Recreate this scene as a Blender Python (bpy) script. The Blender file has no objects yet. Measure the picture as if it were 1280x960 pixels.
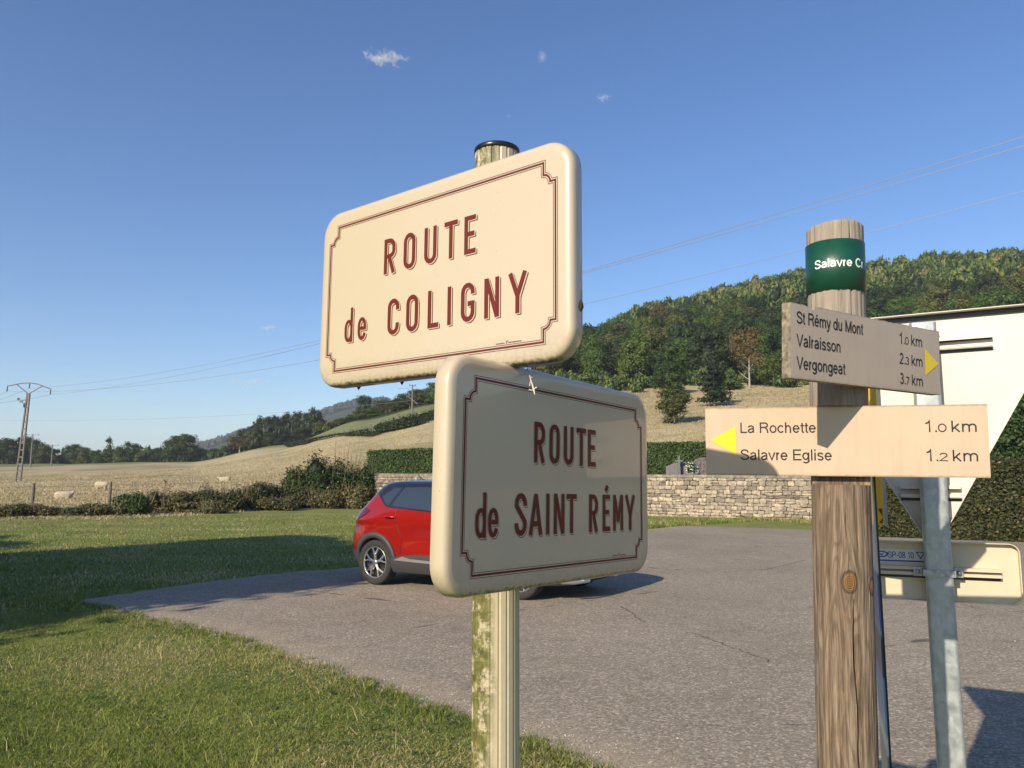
import bpy, bmesh, math, random
import numpy as np
from math import sin, cos, pi, radians, atan2, sqrt, tan
from mathutils import Vector, Matrix
from mathutils.geometry import delaunay_2d_cdt

# ------------------------------------------------------------------ camera, sky, sun, exposure
S = bpy.context.scene
COL = S.collection
CAM_Z = 1.60
PITCH = radians(7.0)
cam_d = bpy.data.cameras.new('camera'); cam = bpy.data.objects.new('camera', cam_d); COL.objects.link(cam)
cam.location = (0, 0, CAM_Z); cam.rotation_euler = (radians(90) + PITCH, 0, 0)
cam_d.sensor_width = 36; cam_d.lens = 27.0; cam_d.clip_start = 0.05; cam_d.clip_end = 20000
S.camera = cam
SUN_AZ, SUN_EL = radians(53.8), radians(27.6)        # light travels towards (cos az, sin az)
sd = bpy.data.lights.new('sun', 'SUN'); sun = bpy.data.objects.new('sun', sd); COL.objects.link(sun)
sd.energy = 4.8; sd.angle = radians(0.5); sd.color = (1.0, 0.87, 0.68)
ld = Vector((cos(SUN_AZ) * cos(SUN_EL), sin(SUN_AZ) * cos(SUN_EL), -sin(SUN_EL)))
sun.rotation_euler = ld.to_track_quat('-Z', 'Y').to_euler()
sun.location = (-20, -30, 30)
W = bpy.data.worlds.new('World'); S.world = W; W.use_nodes = True
wn = W.node_tree; wn.nodes.clear()
sky = wn.nodes.new('ShaderNodeTexSky'); sky.sky_type = 'NISHITA'; sky.sun_disc = False
sky.sun_elevation = SUN_EL
to_sun = -ld
sky.sun_rotation = atan2(to_sun.x, to_sun.y)
sky.air_density = 1.0; sky.dust_density = 0.4; sky.ozone_density = 3.0; sky.altitude = 300
bg = wn.nodes.new('ShaderNodeBackground'); bg.inputs['Strength'].default_value = 0.118
wo = wn.nodes.new('ShaderNodeOutputWorld')
hs_ = wn.nodes.new('ShaderNodeHueSaturation'); hs_.inputs['Saturation'].default_value = 1.17; hs_.inputs['Hue'].default_value = .508
wn.links.new(sky.outputs[0], hs_.inputs['Color']); wn.links.new(hs_.outputs[0], bg.inputs[0]); wn.links.new(bg.outputs[0], wo.inputs['Surface'])
S.view_settings.view_transform = 'Standard'; S.view_settings.look = 'None'
S.view_settings.exposure = 0.42; S.view_settings.gamma = 1.0
S.cycles.max_bounces = 6; S.cycles.volume_bounces = 1

# ------------------------------------------------------------------ helpers
F = 960.0
def ray(px, py):
    a = (px - 640) / F; b = (480 - py) / F
    return Vector((a, cos(PITCH) - b * sin(PITCH), sin(PITCH) + b * cos(PITCH)))
def at(px, py, D):
    """point seen at photo pixel (px, py), D metres ahead of the camera on the ground plan"""
    r = ray(px, py); k = D / r.y
    return Vector((r.x * k, D, CAM_Z + r.z * k))
def gr(px, py):
    r = ray(px, py); k = -CAM_Z / r.z
    return Vector((r.x * k, r.y * k, 0))

def tag(o, label=None, cat=None, group=None, kind=None):
    if label: o['label'] = label
    if cat: o['category'] = cat
    if group: o['group'] = group
    if kind: o['kind'] = kind
    return o
def empty(name, loc=(0, 0, 0), label=None, cat=None, group=None, parent=None):
    o = bpy.data.objects.new(name, None); COL.objects.link(o); o.location = loc
    o.empty_display_size = .1
    if parent: o.parent = parent
    return tag(o, label, cat, group)
def mobj(name, me, parent=None, loc=None):
    o = bpy.data.objects.new(name, me); COL.objects.link(o)
    if parent: o.parent = parent
    if loc is not None: o.location = loc
    return o

class MB:
    """small mesh builder"""
    def __init__(s): s.v = []; s.f = []; s.m = []; s.mats = []; s.sm = []
    def mi(s, m):
        if m not in s.mats: s.mats.append(m)
        return s.mats.index(m)
    def add(s, vs, fs, m, smooth=False, M=None):
        b = len(s.v)
        s.v += [tuple(M @ Vector(v)) if M is not None else tuple(v) for v in vs]
        s.f += [tuple(b + i for i in f) for f in fs]
        k = s.mi(m); s.m += [k] * len(fs); s.sm += [smooth] * len(fs)
    def box(s, c, d, m, M=None, rz=0):
        x, y, z = d[0] / 2, d[1] / 2, d[2] / 2
        vs = [(-x, -y, -z), (x, -y, -z), (x, y, -z), (-x, y, -z), (-x, -y, z), (x, -y, z), (x, y, z), (-x, y, z)]
        R = Matrix.Translation(c) @ Matrix.Rotation(rz, 4, 'Z')
        if M is not None: R = M @ R
        s.add(vs, [(0, 3, 2, 1), (4, 5, 6, 7), (0, 1, 5, 4), (1, 2, 6, 5), (2, 3, 7, 6), (3, 0, 4, 7)], m, False, R)
    def tube(s, pts, r, m, n=8, M=None, caps=True, smooth=True):
        pts = [Vector(p) for p in pts]; N = len(pts)
        rr = r if isinstance(r, (list, tuple)) else [r] * N
        vs = []; fs = []; px = None
        for i, p in enumerate(pts):
            t = (pts[min(i + 1, N - 1)] - pts[max(i - 1, 0)]).normalized()
            if px is None:
                px = t.cross(Vector((0, 0, 1)))
                if px.length < 1e-3: px = t.cross(Vector((1, 0, 0)))
            px = (px - t * px.dot(t)).normalized(); q = t.cross(px)
            for k in range(n):
                a = 2 * pi * k / n; vs.append(p + (px * cos(a) + q * sin(a)) * rr[i])
        for i in range(N - 1):
            for k in range(n):
                a = i * n + k; b = i * n + (k + 1) % n
                fs.append((a, b, b + n, a + n))
        s.add(vs, fs, m, smooth, M)
        if caps:
            s.add(vs[:n], [tuple(range(n))[::-1]], m, False, M); s.add(vs[-n:], [tuple(range(n))], m, False, M)
    def lathe(s, prof, m, n=24, M=None, smooth=True):
        vs = []; fs = []
        for (r, z) in prof:
            for k in range(n):
                a = 2 * pi * k / n; vs.append((r * cos(a), r * sin(a), z))
        for i in range(len(prof) - 1):
            for k in range(n):
                a = i * n + k; b = i * n + (k + 1) % n; fs.append((a, b, b + n, a + n))
        s.add(vs, fs, m, smooth, M)
    def prism(s, poly, z0, z1, m, M=None):
        n = len(poly)
        vs = [(x, y, z0) for x, y in poly] + [(x, y, z1) for x, y in poly]
        fs = [tuple(range(n))[::-1], tuple(range(n, 2 * n))] + [(i, (i + 1) % n, n + (i + 1) % n, n + i) for i in range(n)]
        s.add(vs, fs, m, False, M)
    def mesh(s, name):
        me = bpy.data.meshes.new(name); me.from_pydata(s.v, [], s.f)
        for m in s.mats: me.materials.append(m)
        me.polygons.foreach_set('material_index', s.m); me.polygons.foreach_set('use_smooth', s.sm)
        me.update(); return me
    def build(s, name, parent=None, loc=None): return mobj(name, s.mesh(name), parent, loc)

def np_mesh(name, V, Fs, mat, attr=None, smooth=False):
    """V (n,3), Fs (m,k) arrays, attr per-face-corner-free vertex float"""
    me = bpy.data.meshes.new(name); V = np.asarray(V, np.float32); Fs = np.asarray(Fs, np.int32)
    k = Fs.shape[1]
    me.vertices.add(len(V)); me.vertices.foreach_set('co', V.ravel())
    me.loops.add(Fs.size); me.loops.foreach_set('vertex_index', Fs.ravel())
    me.polygons.add(len(Fs)); me.polygons.foreach_set('loop_start', np.arange(len(Fs), dtype=np.int32) * k)
    me.polygons.foreach_set('loop_total', np.full(len(Fs), k, np.int32))
    if smooth: me.polygons.foreach_set('use_smooth', np.ones(len(Fs), bool))
    if attr is not None:
        a = me.attributes.new('v', 'FLOAT', 'POINT'); a.data.foreach_set('value', np.asarray(attr, np.float32))
    me.materials.append(mat); me.update(calc_edges=True); me.validate(); return me

# ------------------------------------------------------------------ material helpers
class Mat:
    def __init__(s, name):
        s.m = bpy.data.materials.new(name); s.m.use_nodes = True
        s.t = s.m.node_tree; s.b = s.t.nodes['Principled BSDF']; s._c = None
    def n(s, typ, **kw):
        nd = s.t.nodes.new(typ)
        for k, v in kw.items():
            if k in nd.inputs.keys() if False else hasattr(nd, k): setattr(nd, k, v)
        return nd
    def L(s, a, b): s.t.links.new(a, b)
    def coord(s, kind='Object', scale=(1, 1, 1)):
        tc = s.n('ShaderNodeTexCoord'); mp = s.n('ShaderNodeMapping'); mp.inputs['Scale'].default_value = scale
        s.L(tc.outputs[kind], mp.inputs[0]); return mp.outputs[0]
    def world(s, scale=(1, 1, 1)):
        g = s.n('ShaderNodeNewGeometry'); mp = s.n('ShaderNodeMapping'); mp.inputs['Scale'].default_value = scale
        s.L(g.outputs['Position'], mp.inputs[0]); return mp.outputs[0]
    def noise(s, vec, scale, detail=4, rough=.55, dist=0):
        nd = s.n('ShaderNodeTexNoise'); nd.inputs['Scale'].default_value = scale; nd.inputs['Detail'].default_value = detail
        nd.inputs['Roughness'].default_value = rough; nd.inputs['Distortion'].default_value = dist
        if vec is not None: s.L(vec, nd.inputs['Vector'])
        return nd.outputs['Fac']
    def vor(s, vec, scale, feature='F1', out='Distance'):
        nd = s.n('ShaderNodeTexVoronoi'); nd.feature = feature; nd.inputs['Scale'].default_value = scale
        if vec is not None: s.L(vec, nd.inputs['Vector'])
        return nd.outputs[out]
    def ramp(s, fac, stops, interp='LINEAR'):
        nd = s.n('ShaderNodeValToRGB'); cr = nd.color_ramp; cr.interpolation = interp
        while len(cr.elements) < len(stops): cr.elements.new(.5)
        for e, (p, c) in zip(cr.elements, stops):
            e.position = p; e.color = (c, c, c, 1) if isinstance(c, (int, float)) else (*c, 1)
        s.L(fac, nd.inputs[0]); return nd.outputs[0]
    def mix(s, fac, a, b, mode='MIX'):
        nd = s.n('ShaderNodeMix'); nd.data_type = 'RGBA'; nd.blend_type = mode
        for i, val in ((0, fac), (6, a), (7, b)):
            if isinstance(val, (int, float)): nd.inputs[i].default_value = val if i == 0 else (val, val, val, 1)
            elif isinstance(val, (tuple, list)): nd.inputs[i].default_value = (*val, 1)
            else: s.L(val, nd.inputs[i])
        return nd.outputs[2]
    def math(s, op, a, b=0, c=None, clamp=False):
        nd = s.n('ShaderNodeMath'); nd.operation = op; nd.use_clamp = clamp
        for i, val in enumerate((a, b) if c is None else (a, b, c)):
            if isinstance(val, (int, float)): nd.inputs[i].default_value = val
            else: s.L(val, nd.inputs[i])
        return nd.outputs[0]
    def sep(s, vec):
        nd = s.n('ShaderNodeSeparateXYZ'); s.L(vec, nd.inputs[0]); return nd.outputs
    def attr(s, name='v', out='Fac'):
        nd = s.n('ShaderNodeAttribute'); nd.attribute_name = name; return nd.outputs[out]
    def rnd(s): return s.n('ShaderNodeObjectInfo').outputs['Random']
    def base(s, c):
        if isinstance(c, tuple): s.b.inputs['Base Color'].default_value = (*c, 1)
        else: s.L(c, s.b.inputs['Base Color'])
        return s
    def rough(s, r):
        if isinstance(r, (int, float)): s.b.inputs['Roughness'].default_value = r
        else: s.L(r, s.b.inputs['Roughness'])
        return s
    def set(s, **kw):
        for k, v in kw.items(): s.b.inputs[k.replace('_', ' ')].default_value = v
        return s
    def bump(s, h, strength=.3, dist=.01, prev=None):
        nd = s.n('ShaderNodeBump'); nd.inputs['Strength'].default_value = strength; nd.inputs['Distance'].default_value = dist
        s.L(h, nd.inputs['Height'])
        s.L(nd.outputs[0], s.b.inputs['Normal']); return nd

def simple(name, c, r=.5, metal=0, **kw):
    a = Mat(name); a.base(tuple(c)).rough(r).set(Metallic=metal, **kw)
    return a.m
def noisy(name, c1, c2, scale, r=.8, detail=5, bump=0, bd=.005, space='world', sc=(1, 1, 1), lo=.35, hi=.65, metal=0):
    a = Mat(name); v = a.world(sc) if space == 'world' else a.coord('Object', sc)
    n = a.noise(v, scale, detail); a.base(a.ramp(n, [(lo, c1), (hi, c2)])).rough(r).set(Metallic=metal)
    if bump: a.bump(n, bump, bd)
    return a.m

# ------------------------------------------------------------------ terrain height
def azp(px): return atan2(px - 640, 967.0)
COLS = [
 (-3.1416, [(0,0),(30,0),(60,.5),(150,2),(400,6),(3500,40)]),
 (-1.6, [(0,0),(30,0),(60,.5),(150,2),(400,6),(3500,40)]),
 (azp(-300), [(0,0),(30,0),(45,.4),(85,.9),(150,3),(250,5.9),(600,8),(3500,20)]),
 (azp(0), [(0,0),(30,0),(45,.45),(85,.95),(150,3),(250,5.9),(600,8),(3500,25)]),
 (azp(240), [(0,0),(33,0),(40,.15),(50,.5),(90,1.6),(150,3.8),(225,6.4),(400,9),(800,20),(1400,50),(3500,60)]),
 (azp(350), [(0,0),(36,0),(45,.3),(60,1.2),(90,2.9),(150,6.8),(200,10.2),(400,14),(800,35),(1400,92),(3500,110)]),
 (azp(450), [(0,0),(40,0),(50,.6),(80,4.0),(110,7.2),(150,12.2),(180,15.2),(220,17),(400,20),(800,50),(1400,128),(3500,140)]),
 (azp(545), [(0,0),(42,0),(50,.8),(80,5.2),(110,9.8),(150,15.6),(180,19.5),(260,29),(400,34),(800,60),(1400,140),(3500,150)]),
 (azp(730), [(0,0),(25,0),(38,.05),(45,1.3),(60,3.8),(90,9),(130,17),(210,34),(300,47),(400,58),(800,70),(3500,80)]),
 (azp(815), [(0,0),(25,0),(34,.05),(40,.6),(50,2.2),(60,4),(90,9.8),(130,17.3),(210,40),(300,62),(360,72),(450,76),(3500,80)]),
 (azp(1010), [(0,0),(25,0),(30,.05),(36,.6),(45,2.2),(60,5),(90,10.8),(130,18),(210,46),(300,76),(380,94),(480,104),(3500,110)]),
 (azp(1180), [(0,0),(25,0),(27,.05),(36,.9),(45,2.4),(60,5.4),(90,11.5),(130,21),(210,50),(300,82),(380,96),(480,101),(3500,105)]),
 (azp(1280), [(0,0),(24,0),(26,.05),(36,1.2),(45,3),(60,6.5),(90,13),(130,24),(210,54),(300,84),(380,100),(480,106),(3500,110)]),
 (azp(1700), [(0,0),(24,0),(26,.05),(36,1.2),(45,3),(60,6.5),(90,13),(130,24),(210,54),(300,84),(380,100),(480,106),(3500,110)]),
 (1.9, [(0,0),(30,0),(60,.5),(150,2),(400,6),(3500,40)]),
 (3.1416, [(0,0),(30,0),(60,.5),(150,2),(400,6),(3500,40)]),
]
def pchip(x, y, xi):
    x = np.array(x, float); y = np.array(y, float); h = np.diff(x); d = np.diff(y) / h
    m = np.zeros(len(x)); m[0] = d[0]; m[-1] = d[-1]
    for i in range(1, len(x) - 1):
        if d[i-1] * d[i] > 0:
            w1 = 2 * h[i] + h[i-1]; w2 = h[i] + 2 * h[i-1]; m[i] = (w1 + w2) / (w1 / d[i-1] + w2 / d[i])
    k = np.clip(np.searchsorted(x, xi) - 1, 0, len(x) - 2); t = (xi - x[k]) / h[k]
    return (2*t**3-3*t**2+1)*y[k] + (t**3-2*t**2+t)*h[k]*m[k] + (-2*t**3+3*t**2)*y[k+1] + (t**3-t**2)*h[k]*m[k+1]
COLS = [(a_, [(d_ / (cos(a_) if abs(a_) < .9 else 1) if d_ > 35 else d_, z_) for d_, z_ in c_]) for a_, c_ in COLS]
RG = np.concatenate([np.linspace(0, 60, 121), np.geomspace(60.5, 3500, 260)])
ZT = np.array([pchip([a for a, b in c[1]], [b for a, b in c[1]], RG) for c in COLS])
AZ = np.array([c[0] for c in COLS])
def T(x, y):
    x = np.asarray(x, float); y = np.asarray(y, float)
    r = np.hypot(x, y); a = np.arctan2(x, y)
    i = np.clip(np.searchsorted(AZ, a) - 1, 0, len(AZ) - 2); t = np.clip((a - AZ[i]) / (AZ[i+1] - AZ[i]), 0, 1)
    t = t * .5 + .5 * t * t * (3 - 2 * t)
    j = np.clip(np.searchsorted(RG, r) - 1, 0, len(RG) - 2); u = np.clip((r - RG[j]) / (RG[j+1] - RG[j]), 0, 1)
    z = (ZT[i, j] * (1-u) + ZT[i, j+1] * u) * (1-t) + (ZT[i+1, j] * (1-u) + ZT[i+1, j+1] * u) * t
    w = np.clip((r - 45) / 60, 0, 1)
    z = z + w * (.25 * np.sin(x * .11 + y * .05) * np.cos(y * .09 - x * .03) + .12 * np.sin(x * .31 + 1) * np.cos(y * .27))
    return z
def Tf(x, y): return float(T(x, y))
def hit(px, py, lo=5, hi=2500):
    """where the photo ray through (px, py) meets the terrain"""
    r = ray(px, py); k = lo
    while k < hi:
        P = r * k
        if CAM_Z + P.z < Tf(P.x, P.y): break
        k *= 1.01
    P = r * k
    return Vector((P.x, P.y, Tf(P.x, P.y)))
def on(px, D):
    """terrain point under image column px at D metres ahead"""
    x = (px - 640) / 967.0 * D
    return Vector((x, D, Tf(x, D)))

# ------------------------------------------------------------------ ground sheet
a = Mat('ground')
w = a.world(); zone = a.attr('zone', 'Color'); zs = a.sep(zone)
n1 = a.noise(w, .5, 5); n2 = a.noise(w, 6, 6, .7); n3 = a.noise(a.world((.35, 2.2, 1)), .6, 5, .6)
lawn = a.ramp(n1, [(.3, (.12, .155, .035)), (.55, (.18, .205, .055)), (.72, (.27, .25, .095))])
lawn = a.mix(a.ramp(n2, [(.35, .0), (.7, .55)]), lawn, (.24, .225, .09))
lawn = a.mix(a.ramp(a.noise(w, 1.3, 4), [(.55, 0.), (.7, .5)]), lawn, (.31, .26, .13))
mead = a.ramp(n3, [(.3, (.29, .24, .13)), (.5, (.43, .355, .20)), (.7, (.53, .45, .27))])
mead = a.mix(a.ramp(a.noise(w, .09, 5), [(.45, 0.), (.66, .65)]), mead, (.17, .155, .065))
mead = a.mix(a.ramp(n2, [(.4, 0.), (.75, .5)]), mead, (.18, .15, .08))
gf = a.ramp(n3, [(.35, (.13, .15, .06)), (.6, (.19, .20, .085))])
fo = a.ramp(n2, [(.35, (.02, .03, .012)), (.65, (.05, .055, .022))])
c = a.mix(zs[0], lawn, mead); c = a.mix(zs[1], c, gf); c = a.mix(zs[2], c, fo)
a.base(c).rough(.95).bump(n2, .6, .03); a.set(Specular_IOR_Level=.15)
M_ground = a.m
nA = 480
rg = np.concatenate([[0.0], np.linspace(.8, 30, 60), np.geomspace(30.6, 3400, 210)])
az = np.concatenate([np.linspace(-pi, -.85, 60)[:-1], np.linspace(-.85, .85, nA - 120), np.linspace(.85, pi, 62)[1:-1]])
nA = len(az)
X = rg[:, None] * np.sin(az); Y = rg[:, None] * np.cos(az)
Z = T(X, Y)
V = np.stack([X, Y, Z], -1).reshape(-1, 3)
ii, jj = np.meshgrid(np.arange(len(rg) - 1), np.arange(nA), indexing='ij')
a0 = ii * nA + jj; a1 = ii * nA + (jj + 1) % nA
Fq = np.stack([a0, a0 + nA, a1 + nA, a1], -1).reshape(-1, 4)
me = np_mesh('ground', V, Fq, M_ground, smooth=True)
def sst(x, a, b): t = np.clip((x - a) / (b - a), 0, 1); return t * t * (3 - 2 * t)
Rr = np.hypot(V[:, 0], V[:, 1]); Aa = np.arctan2(V[:, 0], V[:, 1])
PXc = 640 + 967 * np.tan(np.clip(Aa, -1.2, 1.2))
Rr = Rr * np.where(np.abs(Aa) < .9, np.cos(Aa), 1)
brd = np.interp(PXc, [0, 250, 455, 545, 815, 1280], [29, 34, 43, 43, 33, 24])
r_m = sst(Rr, brd - 1, brd + 1.5)
gstart = np.interp(PXc, [0, 240, 350, 450, 545, 640, 660], [190, 195, 170, 116, 118, 150, 5000])
g_m = sst(Rr, gstart, gstart + 6) * (PXc < 655)
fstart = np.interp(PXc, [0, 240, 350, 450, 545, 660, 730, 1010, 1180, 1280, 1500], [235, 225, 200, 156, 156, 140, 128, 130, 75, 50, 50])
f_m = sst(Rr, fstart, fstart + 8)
ca = me.color_attributes.new('zone', 'FLOAT_COLOR', 'POINT')
ca.data.foreach_set('color', np.stack([r_m, g_m, f_m, np.ones_like(r_m)], -1).astype(np.float32).ravel())
ground = mobj('ground', me); ground['kind'] = 'structure'

# ------------------------------------------------------------------ asphalt parking area
near_edge = [gr(*p) for p in [(90,752),(160,768),(225,783),(285,798),(345,818),(400,838),(455,856),(520,882),(580,905),(650,930),(722,957),(850,1010)]]
far_edge = [gr(*p) for p in [(1700,690),(1280,677),(1180,671),(1100,667),(1020,656),(960,653),(900,655),(855,657),(815,661),(700,676),(600,689),(520,700),(440,710),(360,716),(285,724),(200,736),(140,745)]]
rng = random.Random(4)
def wiggle(pts, amp, sub, seed):
    q = random.Random(seed); out = []
    for p, r in zip(pts[:-1], pts[1:]):
        for k in range(sub):
            t = k / sub; m = p.lerp(r, t); d = (r - p).normalized(); nrm = Vector((-d.y, d.x, 0))
            out.append(m + nrm * q.uniform(-amp, amp))
    out.append(pts[-1]); return out
NE = wiggle(near_edge, .035, 10, 1); FE = wiggle(far_edge, .06, 6, 2)
tail = [Vector((3.2, 1.6, 0)), Vector((4.2, -2, 0)), Vector((6, -14, 0)), Vector((40, -14, 0))]
outer = NE + tail + FE                                        # counter clockwise seen from above
def offs(pts, d):
    out = []
    for i, p in enumerate(pts):
        t = (pts[min(i+1, len(pts)-1)] - pts[max(i-1, 0)]).normalized(); out.append(p + Vector((-t.y, t.x, 0)) * d)
    return out
a = Mat('asphalt')
w = a.world(); edge = a.attr('v')
big = a.noise(w, .35, 4); fine = a.noise(w, 80, 3, .7); sp = a.vor(w, 62, 'F1', 'Color'); spx = a.sep(sp)[0]
c = a.ramp(big, [(.3, (.34, .288, .217)), (.7, (.425, .362, .275))])
c = a.mix(.8, c, a.ramp(spx, [(0, .58), (.55, .93), (.82, 1.22), (1, 1.8)]), 'MULTIPLY')
c = a.mix(a.ramp(fine, [(.35, .5), (.6, 0.)]), c, (.10, .086, .072))
c = a.mix(a.ramp(a.noise(a.world((1, 1, 1)), 2.2, 5, .6), [(.58, 0.), (.72, .35)]), c, (.11, .098, .085))
crk = a.vor(a.world((1, 1, 1)), .33, 'DISTANCE_TO_EDGE'); crw = a.noise(w, 3, 4)
crk = a.math('ADD', crk, a.math('MULTIPLY', a.math('SUBTRACT', crw, .5), .05))
c = a.mix(a.math('MULTIPLY', a.ramp(crk, [(.0, 1.), (.0035, 0.)]), a.ramp(a.noise(w, .8, 2), [(.5, 0.), (.6, .7)])), c, (.05, .045, .04))
sand = a.ramp(a.noise(w, 40, 4, .8), [(.3, (.20, .165, .115)), (.5, (.36, .30, .215)), (.7, (.52, .45, .35))])
em = a.math('ADD', edge, a.math('MULTIPLY', a.math('SUBTRACT', a.noise(w, 5, 5, .7), .5), 1.3))
c = a.mix(a.ramp(em, [(.34, 0.), (.66, .95)]), c, sand)
c = a.mix(a.ramp(a.noise(a.world((1, 2.2, 1)), .9, 5, .65), [(.52, 0.), (.70, .30)]), c, (.19, .165, .135))
c = a.mix(a.ramp(a.noise(a.world((2.5, .6, 1)), 1.1, 4, .6), [(.58, 0.), (.75, .25)]), c, (.44, .39, .32))
a.base(c).rough(.95).bump(a.math('ADD', spx, fine), .6, .006); a.set(Specular_IOR_Level=.08)
M_asph = a.m
w0, w1, w2 = [offs(NE, d) for d in (0, .22, .75)]
def inside(x, y, P=None):
    P = np.array([(p.x, p.y) for p in outer]) if P is None else P
    x = np.asarray(x); y = np.asarray(y); c = np.zeros(x.shape, bool); n = len(P)
    for i in range(n):
        x1, y1 = P[i]; x2, y2 = P[i-1]
        if y1 == y2: continue
        c ^= ((y1 > y) != (y2 > y)) & (x < (x2 - x1) * (y - y1) / (y2 - y1) + x1)
    return c
gx_, gy_ = np.meshgrid(np.arange(-6.2, 5.2, .2), np.arange(2, 15, .2)); g2x, g2y = np.meshgrid(np.arange(-2, 24, .9), np.arange(12, 30, .9))
GX = np.concatenate([gx_.ravel(), g2x.ravel()]) + .0013; GY = np.concatenate([gy_.ravel(), g2y.ravel()]) + .0017
k_ = inside(GX, GY); GX, GY = GX[k_], GY[k_]; no_ = len(outer)
cv, ce, cf, *_ = delaunay_2d_cdt([Vector((p.x, p.y)) for p in outer] + [Vector((x, y)) for x, y in zip(GX, GY)], [(k, (k + 1) % no_) for k in range(no_)], [], 0, 1e-5)
bm = bmesh.new(); bv = [bm.verts.new((v.x, v.y, .004)) for v in cv]; cen = np.array([[sum(cv[k].x for k in f) / len(f), sum(cv[k].y for k in f) / len(f)] for f in cf]); ok_ = inside(cen[:, 0], cen[:, 1])
for f, o_ in zip(cf, ok_):
    if o_: bm.faces.new([bv[k] for k in f])
def segd(P, L_):
    d = np.full(len(P), 1e9)
    for p, r in zip(L_[:-1], L_[1:]):
        a_, b_ = np.array([p.x, p.y]), np.array([r.x, r.y]); t = np.clip(((P - a_) @ (b_ - a_)) / ((b_ - a_) @ (b_ - a_)), 0, 1)
        d = np.minimum(d, np.linalg.norm(P - a_ - t[:, None] * (b_ - a_), axis=1))
    return d
PV = np.array([(v.co.x, v.co.y) for v in bm.verts]); dn_ = segd(PV, near_edge); df_ = segd(PV, far_edge)
ev = np.maximum(np.clip(1 - dn_ / .85, 0, 1), .85 * np.clip(1 - df_ / .4, 0, 1))
lay = bm.verts.layers.float.new('v')
for v, e_ in zip(bm.verts, ev): v[lay] = float(e_)
bm.normal_update()
for f in bm.faces:
    if f.normal.z < 0: f.normal_flip()
me = bpy.data.meshes.new('parking_lot'); bm.to_mesh(me); bm.free(); me.materials.append(M_asph)
asph = mobj('parking_lot', me); asph['kind'] = 'structure'
POLY = np.array([(p.x, p.y) for p in outer])
def inside(x, y, P=POLY):
    x = np.asarray(x); y = np.asarray(y); c = np.zeros(x.shape, bool); n = len(P)
    for i in range(n):
        x1, y1 = P[i]; x2, y2 = P[i-1]
        if y1 == y2: continue
        c ^= ((y1 > y) != (y2 > y)) & (x < (x2 - x1) * (y - y1) / (y2 - y1) + x1)
    return c
NR = np.random.default_rng(7)

# open cracks in the asphalt
VV_, FF_ = [], []; qc = random.Random(12)
for pts_, wc in (([(775, 758), (790, 768), (806, 779)], .012), ([(858, 790), (880, 797), (905, 806), (932, 815), (965, 830)], .010), ([(1010, 700), (960, 712), (900, 716)], .014)):
    P_ = wiggle([gr(*p_) for p_ in pts_], .03, 7, qc.randrange(99)); P_ = [p_ + Vector((qc.gauss(0, .008), qc.gauss(0, .008), 0)) for p_ in P_]
    o_ = len(VV_)
    for k, p_ in enumerate(P_):
        d_ = (P_[min(k + 1, len(P_) - 1)] - P_[max(k - 1, 0)]).normalized(); w_ = wc * qc.uniform(.25, .7) * (1 if 0 < k < len(P_) - 1 else .1)
        VV_ += [(p_.x - d_.y * w_, p_.y + d_.x * w_, .008), (p_.x + d_.y * w_, p_.y - d_.x * w_, .008)]
        if k: FF_.append((o_ + 2*k - 2, o_ + 2*k - 1, o_ + 2*k + 1, o_ + 2*k))
me = bpy.data.meshes.new('asphalt_crack'); me.from_pydata(VV_, [], FF_); me.materials.append(noisy('crack_dirt', (.05, .042, .034), (.12, .10, .08), 60, .95)); o = mobj('asphalt_crack', me); o['kind'] = 'structure'
# grit and little stones along the sandy edge
Vs, Fs, At = [], [], []
base = np.array([(1,0,0),(-1,0,0),(0,1,0),(0,-1,0),(0,0,1),(0,0,-1)], float)
bf = np.array([(0,2,4),(2,1,4),(1,3,4),(3,0,4),(2,0,5),(1,2,5),(3,1,5),(0,3,5)])
cnt = 0
for k in range(5200):
    if k < 4300:
        i = rng.randrange(len(w0) - 1); t = rng.random(); e = abs(rng.gauss(0, .28)) - .06
        p = w0[i].lerp(w0[i+1], t); q = w2[i].lerp(w2[i+1], t); p = p.lerp(q, e / .75)
        if p.y < 3: continue
        s_ = rng.uniform(.0025, .008)
    else:
        D = rng.uniform(4, 16); p = Vector(((rng.uniform(0, 1300) - 640) / 960 * D, D, 0)); s_ = rng.uniform(.003, .009)
        if not inside(np.array([p.x]), np.array([p.y]))[0]: continue
    v = base * np.array([s_ * rng.uniform(.7, 1.4), s_ * rng.uniform(.7, 1.4), s_ * .6]) + np.array([[rng.gauss(0, s_ * .15) for _ in range(3)] for _ in range(6)])
    Vs.append(v + np.array([p.x, p.y, .005])); Fs.append(bf + 6 * cnt); At += [rng.random()] * 6; cnt += 1
a = Mat('grit'); a.base(a.ramp(a.attr('v'), [(0, (.16, .13, .10)), (.6, (.38, .33, .26)), (1, (.6, .55, .46))])).rough(.9)
o = mobj('grit', np_mesh('grit', np.concatenate(Vs), np.concatenate(Fs), a.m, At)); tag(o, 'loose pale grit and pebbles along the edge of the asphalt', 'gravel', kind='stuff')

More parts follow.
